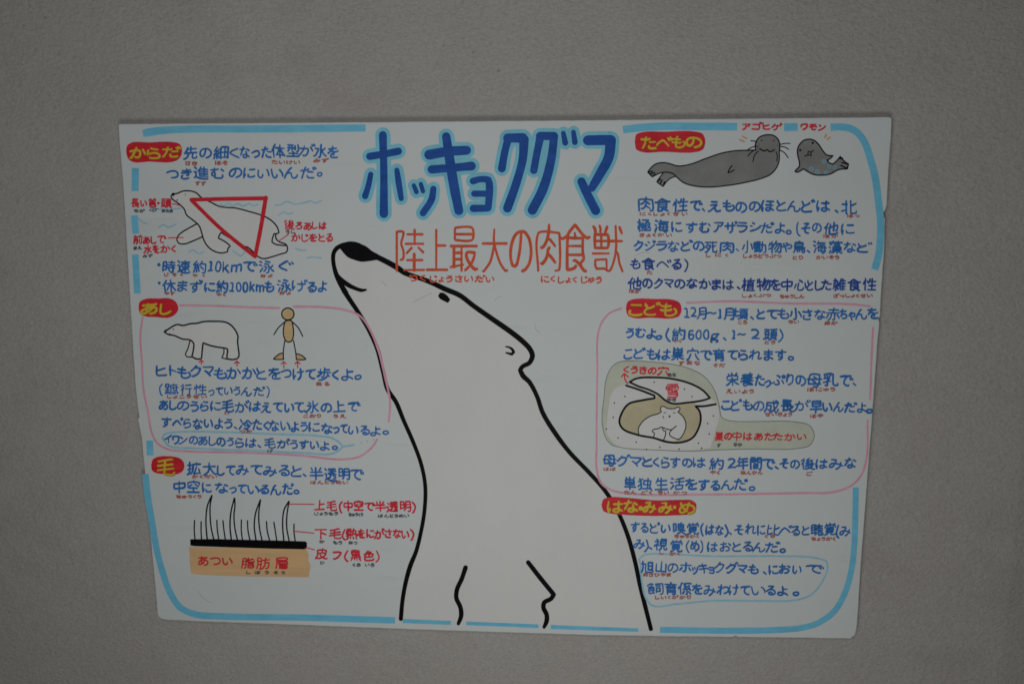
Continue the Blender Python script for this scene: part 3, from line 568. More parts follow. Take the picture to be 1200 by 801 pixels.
[[49,30,55,32,76,46],[49,62,55,65,75,79],[10,97,10,20,13,18,92,19,92,93,91,95,87,96,76,97],[24,49,27,49,34,45,45,33,52,14,53,2],[54,49,52,50,46,65,40,73,27,82,22,81]],
[[11,59,34,59],[11,32,35,32],[71,21,71,14,72,11,70,3],[63,45,91,45,93,46,91,83,88,92,82,96,73,96,71,95],[35,93,35,7,33,5,13,5,11,7,11,62,8,82,5,94,6,99],[47,21,98,21],[64,21,61,62,54,83,45,94,24,97]],
[[23,33,26,27,34,20,37,14],[22,78,82,78],[82,63,22,63],[53,12,50,1],[15,37,20,34,73,31,77,30],[89,36,72,22,69,13],[6,13,97,13],[22,96,22,48,80,48,82,51,82,87,81,95,78,97,62,97]],
[[10,31,33,31],[10,59,33,59],[50,19,62,18,89,9,93,10],[93,73,51,73],[50,3,50,28,51,33,53,36,62,38,87,38,94,37,96,34,99,26],[51,92,52,55,92,55,93,86,90,90,87,92,51,92],[23,96,32,95,33,91,33,7,32,5,10,6,9,65,4,95]],
[[53,60,53,38,59,26,65,18,66,12,35,11],[40,1,37,2,32,10,19,26,19,84,20,91,24,93,31,95,86,95,92,93,95,90,99,79],[19,60,82,60,87,55,87,33,14,32,6,36]],
[[72,75,75,81,83,87,95,94,101,93],[57,75,55,80,45,88,30,95,26,94],[9,25,13,24,24,31],[8,93,19,72],[7,46,19,53],[51,23,81,24,83,26,82,35,79,37,48,37,47,35,47,25,51,23],[98,73,67,74,31,73],[65,97,65,71,71,57,72,47,94,47,95,49,95,58,93,60,71,59],[58,59,35,59,36,47,56,47,58,49,60,60,65,67],[32,2,32,16],[97,9,5,9],[70,2,70,15]],
[[19,47,13,49,5,56],[81,40,80,93,76,96,63,96],[49,8,95,8],[27,2,15,15,6,22],[31,27,22,39,21,43,21,97],[43,39,98,39]],
[[79,60,79,87,81,95,87,97,98,95,100,86,97,81],[52,41,93,41],[62,60,61,70,57,83,51,91,41,97],[52,24,93,24],[25,11,19,3],[6,21,33,21,35,22,34,28,24,44,22,56,22,96],[38,62,37,59,31,52,26,50,14,53,4,61,3,65],[93,24,92,60,52,59,53,6,92,6,93,24]],
[[79,60,25,60],[63,75,63,90,64,94,66,95,95,95,97,93,99,86],[25,19,24,11,19,3],[79,47,25,47],[77,19,78,11,84,4,88,3],[50,19,51,9,47,3],[38,75,36,83,31,89,25,92,8,96,7,97],[9,34,9,21,11,19,93,19,95,21,95,33],[38,75,78,73,78,34,26,34,25,72,27,74,38,75]],
[[40,39,39,65,36,73,29,87,21,94,17,95],[66,39,65,93,61,96,53,96],[81,55,84,56,93,70,96,77,96,81],[6,78,14,68,20,57,24,55],[51,3,51,39],[85,15,18,15],[95,39,8,39]],
[[8,87,8,52],[23,57,34,57],[75,13,72,3],[23,34,31,34,33,33,33,7,9,7,8,33,23,34],[99,93,96,84,91,74],[68,78,70,93],[57,77,53,93],[84,91,79,77],[23,34,23,83],[40,85,33,82,12,86,5,89,3,91],[88,25,88,61,85,63,65,63,65,25],[99,39,55,39],[36,95,41,84,45,71,47,52,47,14,99,14]],
[[64,24,47,38,35,44,32,44],[70,24,75,30,87,39,97,44,101,43],[19,85,19,45,5,45],[19,85,27,86,41,93,53,95,93,95,98,94,101,91],[19,85,7,94],[56,51,54,62,49,72,38,80,33,79],[20,19,8,6],[94,5,88,3,70,6,38,8],[66,39,66,7],[99,21,34,21],[74,79,76,81,85,81,90,79,93,71,94,60,81,60,72,50,43,50]],
[[21,83,21,42,5,41],[21,83,40,92,54,95,95,94,102,90],[21,83,15,86,6,93],[7,7,11,9,21,21],[98,13,35,13],[65,81,65,2],[33,77,37,77,41,75,58,59,69,50,92,49,91,29,41,29,39,31,40,50,60,50,90,71]],
[[41,27,35,30,30,36],[19,84,19,45,7,45],[19,84,25,85,36,91,45,93,85,94,98,93],[19,84,12,87,7,93],[21,18,9,6],[93,37,42,37],[92,56,42,56],[44,19,96,19],[69,5,73,14,71,26,71,75],[49,3,42,23,42,75,97,75]],
[[69,79,89,65,93,65],[23,93,53,87,56,85],[25,39,83,39],[25,22,83,22],[103,93,97,95,93,94,80,89,71,84,56,69,53,64,51,56],[97,55,6,55],[87,6,26,6,23,88,19,99]],
[[34,69,68,69],[42,21,9,21],[60,21,94,21],[34,87,68,86,68,53,35,53,34,87],[9,37,41,37,42,35,41,6,12,5,10,7,9,97],[79,97,89,96,92,94,93,92,94,7,91,5,63,5,60,7,61,37,94,38]],
[[21,71,29,69,31,62,30,50,23,33,30,13,30,7,29,6,8,6,8,96],[95,53,79,42],[57,43,41,55],[67,57,67,94],[93,71,43,71],[99,94,33,94],[67,2,67,32],[93,12,44,12],[39,33,97,33]],
[[44,84,39,71],[13,70,5,85],[84,10,80,2],[49,37,47,41,42,42,36,40,35,14,5,14],[20,1,19,21,17,27,9,38,5,42],[26,47,26,91,25,94,18,95],[45,56,5,56],[97,66,59,66],[97,43,59,43],[82,91,82,19],[66,2,61,12,60,18,59,86,65,91,99,91],[51,26,52,24,65,19,98,19]],
[[84,77,20,77],[64,33,82,33],[17,47,38,47],[20,33,38,33],[64,47,85,47],[89,5,14,5],[95,37,95,21,92,20,9,20,8,22,8,37],[51,47,51,6],[17,61,83,61,84,63,84,87,82,90,79,93,15,93]],
[[68,23,70,7],[94,59,49,59],[13,32,36,32],[94,41,49,41],[64,86,57,86,41,94,37,96,35,95],[78,86,83,86,100,96],[97,7,43,7],[49,41,49,27,50,24,93,25,94,75,49,76,49,41],[37,66,21,73,18,73,13,69,13,5]],
[[55,59,95,59],[72,23,74,7],[55,41,95,41],[34,83,31,75,35,60],[13,58,12,62,14,73,18,77],[83,87,86,87,101,97],[6,7,41,7],[65,86,48,96,43,95],[39,29,37,25,9,26,8,48,38,48,39,29],[99,7,52,7],[95,41,94,76,56,75,56,25,94,24,95,41],[43,82,5,89,3,93]],
[[79,64,24,64],[53,31,49,21],[79,47,24,47],[1,32,8,33,18,29,29,31,79,32],[54,86,51,89,29,93,23,93,24,36,26,25,52,6,67,17,85,28,96,32,103,30],[71,82,72,79,82,72,79,58,79,37,81,27],[90,95,88,95,67,81,52,74,46,75]],
[[27,33,25,22],[11,48,41,48],[52,7,95,7,95,91,93,95,79,97],[52,24,80,24],[3,25,4,23,22,8,31,8,39,14],[11,64,40,63,40,34,13,33,11,35,12,86,17,90,36,82],[54,69,75,69,77,67,76,41,55,41,54,79],[34,75,42,91]],
[[43,26,41,37],[69,11,72,3,76,1],[52,38,51,46,52,52],[51,13,49,24],[33,12,33,5,31,1],[76,65,27,65],[74,91,77,86,88,81,93,81],[12,12,91,12],[85,25,17,25],[5,38,97,38],[100,94,94,96,79,94,57,84,53,77],[33,39,28,48,27,57,27,87,28,91,31,94,55,93,61,87],[2,61,7,61,19,54,23,53,80,53,95,60,102,59],[71,39,76,51,76,73,75,76,27,76]],
[[49,35,51,17],[19,53,85,53],[19,71,85,71],[33,17,32,8,28,3,24,1],[70,17,72,9,76,3,82,0],[85,71,85,85,79,91,23,90,19,85,19,36,84,36,85,71],[97,17,6,17]],
[[19,24,82,24],[48,9,49,2,55,-1],[19,52,98,52],[68,76,73,85],[53,91,54,88,50,79],[15,78,9,91,4,96],[33,93,32,80],[73,96,75,97,85,97,90,95,93,81,94,67,21,66,19,64,19,13,21,10,81,11,82,35,80,38,19,39]],
[[65,96,62,85],[95,97,92,91,84,82],[5,97,10,95,17,83],[39,85,39,95],[85,22,17,22],[5,71,97,71],[85,22,85,40,19,40,17,39,17,7,19,5,84,5,85,7,85,22],[89,55,15,55],[51,5,51,71]],
]

# ------------------------------------------------------------------ the wall
WALL_Y = 0.0102                    # the sign is 10 mm thick and lies against the wall
def build_wall():
    # main face, then a shallow fold down its right side where it turns back a little
    xa, za = on_wall(1199, 508, WALL_Y); xb, zb = on_wall(1168, 801, WALL_Y)
    k = (xb-xa)/(zb-za)
    def fold_x(z): return xa+(z-za)*k
    z0, z1 = -0.6, 2.6
    v = [(-3.2, WALL_Y, z0), (fold_x(z0), WALL_Y, z0), (fold_x(z1), WALL_Y, z1), (-3.2, WALL_Y, z1)]
    r = [(fold_x(z0)+0.004, WALL_Y+0.0002, z0), (fold_x(z1)+0.004, WALL_Y+0.0002, z1),
         (fold_x(z0)+1.8, WALL_Y+0.22, z0), (fold_x(z1)+1.8, WALL_Y+0.22, z1)]
    verts = v+r
    faces = [(0, 1, 2, 3), (1, 4, 5, 2), (4, 6, 7, 5)]
    o = link('wall', verts, faces, 'wall')
    o['kind'] = 'structure'; o['label'] = 'rough grey sprayed stucco wall behind the sign'
    return o
build_wall()

# ------------------------------------------------------------------ the sign
sign = bpy.data.objects.new('sign_board', None); COL.objects.link(sign)
sign['label'] = 'white hand painted Japanese sign with a large polar bear, mounted on grey stucco wall'
sign['category'] = 'sign'
sign.empty_display_size = 0.05

def build_panel():
    # outline walked clockwise in photograph pixels, with the worn corners and nicks
    edge = [(138.5, 146.2), (141, 145.2), (430, 143), (700, 140.6), (1042, 137), (1045.2, 138.5), (1044.6, 160), (1041.5, 200),
            (1039.6, 240), (1037.8, 246), (1035.0, 249.5), (1034.6, 252), (1037.4, 256), (1036.6, 290), (1033.2, 340),
            (1031.5, 371), (1029.8, 374), (1031.0, 378), (1028.8, 400), (1021.6, 500), (1014.6, 590), (1008.6, 670), (1005.8, 715),
            (1004.8, 730), (1003.4, 739), (1001.6, 744.6), (998.6, 745.6), (997.0, 748.0), (992.2, 747.8), (940, 746.9), (866, 746.0), (862, 744.6), (858, 746.0),
            (780, 745.2), (700, 743.9), (580, 740.3), (460, 736.2), (340, 731.6), (240, 728.0), (196, 726.0), (189, 724.6),
            (185.6, 722.2), (184.2, 718), (182.0, 690), (178.0, 650), (172.8, 590), (168.2, 540), (165.6, 512), (162.4, 496),
            (161.3, 491), (162.8, 488), (160.4, 470), (158.4, 452), (155.0, 400), (149.6, 310), (144.2, 220), (139.6, 165)]
    pts = []
    for (x0, y0), (x1, y1) in zip(edge, edge[1:]+edge[:1]):
        L = math.hypot(x1-x0, y1-y0); k = max(1, int(L/7))
        for i in range(k):
            f = i/k
            j = 0.16 if i else 0.0
            pts.append((x0+(x1-x0)*f+random.uniform(-j, j), y0+(y1-y0)*f+random.uniform(-j, j)))
    w = [Vector(on_wall(*p)) for p in pts]
    n = len(w)
    def inset(d):
        out = []
        for i in range(n):
            a, b = w[i-1], w[(i+1) % n]; t_ = (b-a).normalized()
            out.append(w[i]+Vector((t_.y, -t_.x))*d)      # clockwise walk: inside is to the right
        return out
    rings = [(inset(0.0011), 0.0), (inset(0.0003), 0.0003), (w, 0.0012), (w, 0.0094), (inset(0.0010), 0.0100)]
    verts = [(p.x, y, p.y) for ring, y in rings for p in ring]
    bm = bmesh.new()
    bv = [bm.verts.new(c) for c in verts]
    f0 = bm.faces.new(bv[:n])
    for r in range(len(rings)-1):
        for i in range(n):
            j = (i+1) % n
            f = bm.faces.new((bv[r*n+i], bv[r*n+j], bv[(r+1)*n+j], bv[(r+1)*n+i]))
            f.material_index = 1 if r == 2 else 0
    bm.faces.new(bv[(len(rings)-1)*n:])
    bmesh.ops.recalc_face_normals(bm, faces=bm.faces)
    me = bpy.data.meshes.new('panel'); bm.to_mesh(me); bm.free()
    me.materials.append(MAT['board']); me.materials.append(MAT['core'])
    o = bpy.data.objects.new('panel', me); COL.objects.link(o); o.parent = sign
    return o
build_panel()

# ---- sky blue border bands (flat marker ends)
def band(pts, view, w, layer=1):
    pts = [(q[0], q[1])+((q[2]/view[2],) if len(q) > 2 else ()) for q in pts]
    b = Ink(); b.stroke(pts, w/view[2], view, flat=True, layer=layer, wob=0.05, step=4)
    b.build('border_band', 'band', sign)
F = (0, 0, 1)
band([(150,106,32),(170,102,36),(220,94,36),(280,89,34),(700,85,34),(1194,80,34)], V1, 34)
band([(0,83),(60,75),(180,68),(300,68),(502,70)], R1, 34)
band([(708,72),(768,71)], R1, 34)
band([(912,72),(960,71),(1000,78),(1035,100),(1065,145),(1090,220),(1108,290),(1124,410),(1132,487),(1131,560),(1122,640),(1106,697)], R1, 32)
band([(115,268),(113,376)], V1, 34)
band([(110,150),(117,235)], V2, 32)
band([(114,333),(124,515)], V2, 32)
band([(58,378),(60,443)], V4, 30)
band([(170.4,555),(173,580),(178,610),(183,640),(190,668),(199,693),(211,711),(228,719),(260,721.5),(350,723),(463,726.3)], F, 7.6)
Z3 = (460,640,5)
band([(60,430),(342,441)], Z3, 34)
band([(432,442),(640,450),(855,460)], Z3, 34)
band([(928,465),(1200,474),(1440,481)], Z3, 33)
band([(275,515),(600,519),(800,515),(900,506),(970,485),(1040,435),(1085,360),(1115,260),(1128,160),(1133,40),(1136,-110)], R6, 27)

# ---- the large bear
Z1 = (380,270,10); Z2 = (480,320,6.667); Z4 = (600,400,2.225); Z5 = (380,320,2.857)
def tp(view, pts): return [(view[0]+p[0]/view[2], view[1]+p[1]/view[2])+tuple(p[2:]) for p in pts]
left = tp(Z1, [(215,172,5.2),(150,205,5.4),(112,260,5.2),(104,330,5.0),(115,420,5.0),(140,510,5.6),(180,600,6.2),(222,680,6.2),(268,755,6.2)]) + \
       tp(Z5, [(62,52,6.0),(88,92,5.6),(120,140,5.2),(152,195,5.2),(178,255,5.2),(197,330,5.2),(212,388,5.4),(240,430,5.2),(265,490,4.8),(300,570,4.6),(325,640,4.6),(338,710,4.6),(336,790,4.6)]) + \
       [(493.5,622,4.6),(487.5,646,4.8)] + tp(Z3, [(105,110,5.4),(75,220,5.2),(58,320,5.0),(49,422,5.0)])
right = tp(Z1, [(215,170,5),(310,152,5),(400,170,5),(490,225,5),(600,300,6.2),(700,350,6.4),(850,432,6.6),(950,500,6.2),(1050,535,5.6),(1200,588,5.4)]) + \
        tp(Z2, [(100,45,5.6),(180,78,5.6),(280,125,6),(390,172,6),(500,255,6),(650,360,6),(800,465,6.2),(890,538,6.2),(940,592,6.2),(960,645,6.2),(935,700,5.6),(882,728,5.2),(864,755,5.6),(885,800,6)]) + \
        tp(Z4, [(45,105,5.4),(65,142,5.2),(80,185,5.4),(115,242,5.6),(150,288,5.2),(200,340,5),(240,385,5),(272,435,4.8),(300,500,5),(320,570,5.2),(335,640,5.2),(350,700,5.2),(362,748,5)])
fill = Ink(); fill.blob([p[:2] for p in left]+[p[:2] for p in right[::-1]][:-1], layer=1.5, smooth=True)
bear = fill.build('bear_head_drawing', 'white', sign, 'large white polar bear head and neck pointing up to the left')
o = Ink(); o.stroke(left, layer=3, step=4, wob=.05); o.stroke(right, layer=3, step=4, wob=.05); o.build('outline', 'black', bear)
n_ = Ink(); n_.blob([(178,200),(215,250),(275,312),(345,342),(435,366),(520,360),(625,345),(700,345),(640,285),(560,240),(490,185),(400,150),(310,138),(230,155)], Z1, 3.4); n_.build('nose', 'black', bear)
m_ = Ink(); m_.stroke([(140,500,3),(205,580,5),(285,640,5.6),(370,680,4.6),(440,700,4.2),(490,694,2.4)], None, Z1, layer=3.2); m_.build('mouth', 'black', bear)
e_ = Ink(); e_.blob([(222,178),(236,152),(262,152),(300,180),(318,208),(300,232),(270,218),(238,200)], Z2, 3.2); e_.build('eye', 'black', bear)
r_ = Ink(); r_.stroke([(750,572,1.4),(775,577,2.2),(800,592,3.0),(814,615,3.6),(798,632,3.4),(752,620,1.6)], None, Z2, layer=3.2); r_.build('ear', 'black', bear)
for pts in ([(428,122),(405,190),(378,250),(374,300),(398,355),(402,405),(386,450,4.0)], [(795,92),(865,182),(945,280),(928,305),(890,325),(884,355),(903,398),(903,435),(888,470,4.0)]):
    c_ = Ink(); c_.stroke(pts, 5.4, Z3, layer=3.2, step=3); c_.build('chest_line', 'black', bear)

# ---- pencil scuffs and faint marks on the paint
for pts in ([(484,354),(494,349),(506,343)], [(447,329),(450,332),(453,335)], [(580,352),(583,349),(587,347)], [(627,380),(628,386),(633,390)], [(232,692),(238,700),(248,706)], [(745,300),(752,296),(760,296)]):
    s_ = Ink(); s_.stroke(pts, 0.8, layer=2.2); s_.build('scuff', 'scuff', sign)

# ---- thin section outlines
def thin(pts, view, mat, w, name, layer=4):
    s = Ink(); s.stroke(pts, (1.12 if mat == 'cyanline' else 1.22)*w/view[2], view, layer=layer, step=4, wob=.12); s.build(name, mat, sign)
thin([(230,66),(400,69),(560,76),(665,78)], V3, 'pink', 6, 'section_outline')
thin([(728,72),(850,74),(950,86),(1020,113),(1065,175),(1100,260),(1130,380),(1152,495),(1146,575)], V3, 'pink', 6.5, 'section_outline')
thin([(65,118),(55,200),(62,320),(68,430),(90,545),(105,625),(130,672),(178,698),(250,706),(500,712),(760,725),(950,742),(1020,729),(1075,686),(1095,655)], V3, 'pink', 6, 'section_outline')
thin([(370,52),(550,46),(800,55),(1050,58),(1125,66)], R3, 'pink', 5.5, 'section_outline')
thin([(1140,155),(1134,265),(1128,450)], R3, 'pink', 6, 'section_outline')
thin([(100,75),(55,92),(20,130),(3,180),(0,320),(-3,540),(-3,640),(-3,735),(15,795),(57,825),(115,838),(465,843),(865,837),(965,835),(1045,810),(1090,765),(1113,695),(1117,537)], R3, 'pink', 5.5, 'section_outline')
thin([(130,386),(113,370),(125,350),(170,342),(400,342),(600,350),(800,358),(860,368),(900,395),(907,405),(955,398)], V4, 'cyanline', 6, 'speech_outline')
thin([(118,372),(140,400),(250,412),(500,422),(760,434),(850,438),(885,425),(907,405)], V4, 'cyanline', 6, 'speech_outline')
thin([(190,230),(183,205),(205,187),(300,183),(500,192),(800,192),(950,198),(1005,212),(1012,240),(990,300),(940,360),(880,383),(700,388),(500,388),(350,402),(240,408),(215,380),(195,300),(190,230)], R6, 'cyanline', 5.5, 'speech_outline')
d_ = Ink()
for x, y in ((988,389),(1014,382),(1041,375)): d_.dot(x, y, 3.5, V4, 4)
d_.build('speech_dots', 'cyanline', sign)

# ---- handwriting
def load_glyphs():
    # STROKES has one row for each character used above, in sorted order; units are hundredths of the square
    used = set()
    for row in LINES+BADGE_TEXT:
        for seg in row[4].split('|'): used |= set(seg.split()[0])
    used |= set(row[0] for row in TALL)
    return {ch: [[(s[i]/100, s[i+1]/100) for i in range(0, len(s), 2)] for s in st] for ch, st in zip(sorted(used), STROKES)}
G = load_glyphs()
def bounds(ch):
    xs = [p[0] for s in G[ch] for p in s]; ys = [p[1] for s in G[ch] for p in s]
    return min(xs), max(xs), min(ys), max(ys)
def put_glyph(inkm, ch, x0, x1, yc, em, w, layer, vert=None):
    """Write one character so its strokes span x0..x1 (pixels), centred on the line yc."""
    a, b, c, d = bounds(ch)
    sx = (x1-x0)/(b-a) if b-a > 0.12 else em
    sx = max(em*0.55, min(em*1.5, sx)) if vert is None else sx
    xm = (x0+x1)/2
    rot_ = random.uniform(-.07, .06); she = random.uniform(-.06, .10); sy = em*random.uniform(.93, 1.05)*(0.86 if 'ぁ' <= ch <= 'ヺ' else 0.94)
    fy = random.uniform(0, 6); jit = 0.018 if vert is None else 0.006
    if vert: rot_ = 0; she = 0
    ang = 0.0
    for s in G[ch]:
        jx, jy = random.uniform(-1, 1)*jit*em, random.uniform(-1, 1)*jit*em
        pts = []
        sl = sum(math.hypot(q[0]-p[0], q[1]-p[1]) for p, q in zip(s, s[1:]))
        if vert is None and sl < 0.22 and ch in 'がぐげござじずぜだでどびぶべぼグゲゴザ':
            mx = sum(p[0] for p in s)/len(s); my = sum(p[1] for p in s)/len(s)
            if mx > 0.6 and my < 0.45:          # voicing ticks: drawn big and a little apart
                s = [(mx+(p[0]-mx)*1.35+0.07, my+(p[1]-my)*1.35-0.03) for p in s]
        ww = w*random.uniform(.84, 1.16)*(2.0 if ch == '・' else 1.0)
        for (gx, gy) in s:
            u = gx-(a+b)/2
            if vert:
                x = xm+u*sx; y = vert[0]+(gy-c)/(d-c)*(vert[1]-vert[0])
            else:
                v_ = gy-0.5
                u2 = u+she*(-v_)+0.018*math.sin(7*v_+fy)
                v2 = v_+rot_*u+0.018*math.sin(6*u+fy)
                x = xm+u2*sx; y = yc+v2*sy
            pts.append((x+jx, y+jy, ww))
        if len(pts) > 1: pts[-1] = (pts[-1][0], pts[-1][1], ww*random.uniform(.7, 1.0))
        inkm.stroke(pts, layer=layer, step=1.6 if em > 9 else 1.4, wob=.10)

NAMES = {'blue': 'lettering', 'navy': 'lettering', 'red': 'lettering', 'furi': 'reading_aid', 'dark': 'reading_aid', 'redtitle': 'reading_aid', 'yellow': 'badge_lettering'}
COLOR_WORD = {'blue': 'blue', 'navy': 'dark blue', 'red': 'red', 'furi': 'tiny brownish red', 'dark': 'tiny grey', 'redtitle': 'small vermilion'}
def write(view, colour, em, w, data, parent, layer, thick=1.0, name=None, mat=None, outline=None):
    rows = []; last = -1e9; ly = None
    for seg in data.split('|'):
        txt, x0, x1, y = seg.split(); x0, x1, y = float(x0), float(x1), float(y)
        if x0 < last-20 or (ly is not None and abs(y-ly) > em*1.2) or em < 23 or (colour in ('red', 'redtitle') and x0 > last+em) or (em == 56 and txt == '飼'): rows.append([])
        if not rows: rows.append([])
        rows[-1].append((txt, x0, x1, y)); last = x1; ly = y
    out = []
    for row in rows:
        ik = Ink(); ok = Ink() if outline else None; text = ''
        for txt, x0, x1, y in row:
            text += txt
            ws = [max(.10, bounds(c)[1]-bounds(c)[0]) for c in txt]; gap = 0.24
            tot = sum(ws)+gap*(len(txt)-1); k = (x1-x0)/tot; x = x0
            small = any(c in 'ゃゅょっャュョッ' for c in txt)
            for c, cw in zip(txt, ws):
                g0, g1 = x, x+cw*k; x += (cw+gap)*k
                yc = y+random.uniform(-.045, .045)*em
                e = em
                if c == '、': yc = y-0.32*em                 # its strokes sit low in the square
                if c == '。': yc = y-0.19*em
                if c in '0126gkm': e = em*0.98
                st = random.getstate()
                put_glyph(ik, c, view[0]+g0/view[2], view[0]+g1/view[2], view[1]+yc/view[2], e/view[2], w, layer)
                if ok:
                    st2 = random.getstate(); random.setstate(st)
                    put_glyph(ok, c, view[0]+g0/view[2]+.5, view[0]+g1/view[2]+.5, view[1]+yc/view[2]+.6, e/view[2], w, layer-.4)
                    random.setstate(st2)
        o = ik.build(name or NAMES[colour], mat or colour, parent)
        if colour in COLOR_WORD: o['label'] = COLOR_WORD[colour]+' handwriting reading '+text.replace(' ', '')
        if ok: ok.build('lettering_edge', outline, o if False else parent)
        out.append(o)
    return out
for view, colour, em, w, data in LINES:
    write(view, colour, em, w*(1.1 if colour in ('blue', 'navy') else 1.12), data, sign, 6)

# ---- tall vermilion sub-title, one part for each character
for ch, x0, x1, y0, y1 in TALL:
    k = Ink()
    put_glyph(k, ch, R7[0]+x0/R7[2], R7[0]+x1/R7[2], 0, 50, 3.2, 6.5, vert=(R7[1]+(y0+4)/R7[2], R7[1]+(y1-4)/R7[2]))
    o = k.build('subtitle_letter', 'redtitle', sign); o['label'] = 'tall vermilion character '+ch

# ---- main title, thick blue strokes with a pale cyan halo
TITLE = [
 ('ホ', [[(172,100,30),(176,250,28),(176,425,32)], [(118,188,28),(180,178,28),(236,167,28)], [(122,262,20),(112,310,22),(99,352,24)], [(230,245,20),(238,300,24),(248,362,20)]]),
 ('ッ', [[(300,308,16),(311,335,18)], [(329,302,16),(338,332,17)], [(381,322,24),(374,365,26),(338,422,26)]]),
 ('キ', [[(364,181,38),(440,168,36),(518,163,34)], [(374,242,32),(450,236,30),(538,228,34)], [(434,106,32),(448,200,36),(468,320,36),(486,412,34)]]),
 ('ョ', [[(545,290,26),(575,282,24),(608,284,26),(612,300,28),(608,400,26)], [(550,342,24),(600,342,24)], [(546,403,28),(606,402,26)]]),
 ('ク', [[(664,238,30),(676,170,28),(690,116,30)], [(688,112,34),(750,112,38)], [(756,118,36),(750,200,32),(720,310,32),(687,402,34)]]),
 ('グ', [[(796,246,28),(808,180,28),(822,112,30)], [(822,104,32),(880,104,30)], [(880,104,30),(868,200,32),(835,320,36),(790,410,36)], [(918,92,18),(926,132,22)], [(960,88,18),(966,130,22)]]),
 ('マ', [[(1020,122,38),(1110,120,38)], [(1114,122,40),(1106,190,38),(1070,260,36),(1036,318,30)], [(993,292,32),(1020,350,34),(1052,412,34)]]),
]
halo = Ink()
for ch, strokes in TITLE:
    for s in strokes: halo.stroke([(x, y, (w+33)/V7[2]) for x, y, w in s], None, V7, layer=4.5, step=4, wob=.03)
hal = halo.build('title_halo', 'halo', sign)
for ch, strokes in TITLE:
    k = Ink()
    for s in strokes: k.stroke([(x, y, 1.09*w/V7[2]) for x, y, w in s], None, V7, layer=5.6, step=3, wob=.04)
    o = k.build('title_letter', 'title', sign); o['label'] = 'thick blue katakana character '+ch

# ---- red badges with yellow lettering
BADGES = [
 (V1, [(72,190),(76,165),(95,150),(180,148),(300,148),(325,158),(334,190),(322,222),(300,236),(180,238),(100,238),(80,222)]),
 (V3, [(47,80),(52,52),(80,38),(130,36),(190,38),(214,55),(221,85),(205,108),(180,120),(120,117),(80,115),(55,104)]),
 (V5, [(65,168),(72,142),(98,130),(140,128),(182,134),(205,150),(211,175),(198,198),(170,208),(120,206),(82,200),(68,188)]),
 (R1, [(52,135),(58,105),(85,94),(180,92),(320,92),(350,102),(362,135),(352,168),(325,180),(180,180),(80,180),(58,168)]),
 (R3, [(118,75),(125,48),(150,37),(240,36),(315,40),(340,52),(348,82),(338,106),(315,115),(220,113),(145,113),(124,100)]),
 (R5, [(52,250),(60,228),(80,220),(160,222),(280,232),(380,230),(425,232),(444,245),(443,272),(420,288),(370,293),(280,296),(150,292),(90,286),(60,275)]),
]
for (view, pts), (tv, tc, tem, tw, data) in zip(BADGES, BADGE_TEXT):
    k = Ink(); k.blob(pts, view, 5, True, rough=0.12, step=2)
    bd = k.build('badge', 'badge', sign)
    write(tv, 'yellow', tem, tw*.86, data, bd, 7, name='badge_lettering', outline='olive')

# ---- swimming bear with the red triangle
D1 = (190,215,7.5)
body1 = [(100,95),(140,85),(180,68),(240,65),(300,82),(335,115),(375,140),(420,160),(500,200),(560,210),(640,215),(760,245),(890,285),(960,325),(1010,380),(1028,432),(985,440),(970,480),(966,515),(1000,535),(1085,545),(1103,570),(1095,600),(1040,620),(960,645),(890,660),(850,645),(800,600),(750,558),(700,550),(640,505),(580,470),(520,430),(505,450),(495,480),(560,515),(600,550),(580,570),(575,600),(520,610),(450,590),(400,550),(365,490),(345,420),(325,370),(270,320),(215,275),(195,225),(150,180),(90,135),(78,110)]
k = Ink(); k.blob(body1, D1, 2); k.blob([(305,355),(230,395),(150,450),(130,490),(150,525),(200,530),(270,505),(350,470),(330,400)], D1, 2)
sw = k.build('swimming_bear_drawing', 'white', sign, 'small white polar bear swimming to the left under a red triangle')
k = Ink()
for pts in ([(100,95),(140,85),(180,68),(240,65),(300,82),(335,115),(350,128)], [(375,140),(420,160),(500,200),(560,210),(640,215),(760,245),(890,285),(960,325),(1010,380),(1028,430),(1012,440),(985,440),(970,480),(966,515),(1000,535),(1085,545)],
            [(1000,445),(1000,480),(1030,512),(1088,535),(1103,570),(1095,600),(1040,620),(960,645),(890,660),(850,645),(800,600),(750,558),(700,550),(640,505),(580,470),(520,430),(505,450),(495,480),(560,515),(600,550),(580,570),(575,600),(520,610),(450,590),(400,550),(365,490),(345,420),(325,370),(270,320),(215,275),(195,225),(150,180),(90,135),(78,110),(100,95)],
            [(305,355),(230,395),(150,450),(130,490),(150,525),(200,530),(270,505),(350,470)]):
    k.stroke(pts, 1.35, D1, layer=3.4)
k.build('outline', 'line', sw)
k = Ink(); k.dot(97,96,15,D1,3.8); k.stroke([(128,150),(138,142)], .8, D1, layer=3.8); k.build('nose', 'black', sw)
k = Ink(); k.dot(205,97,7,D1,3.8); k.build('eye', 'furi', sw)
k = Ink(); k.stroke([(258,143),(590,135),(915,130)], 4.6, D1, layer=5, step=3, wob=.05); k.stroke([(912,125),(868,390),(818,640)], 4.8, D1, layer=5, step=3); k.stroke([(810,636),(520,400),(262,150)], 4.4, D1, layer=5, step=3)
k.build('red_triangle', 'badge', sign)
k = Ink()
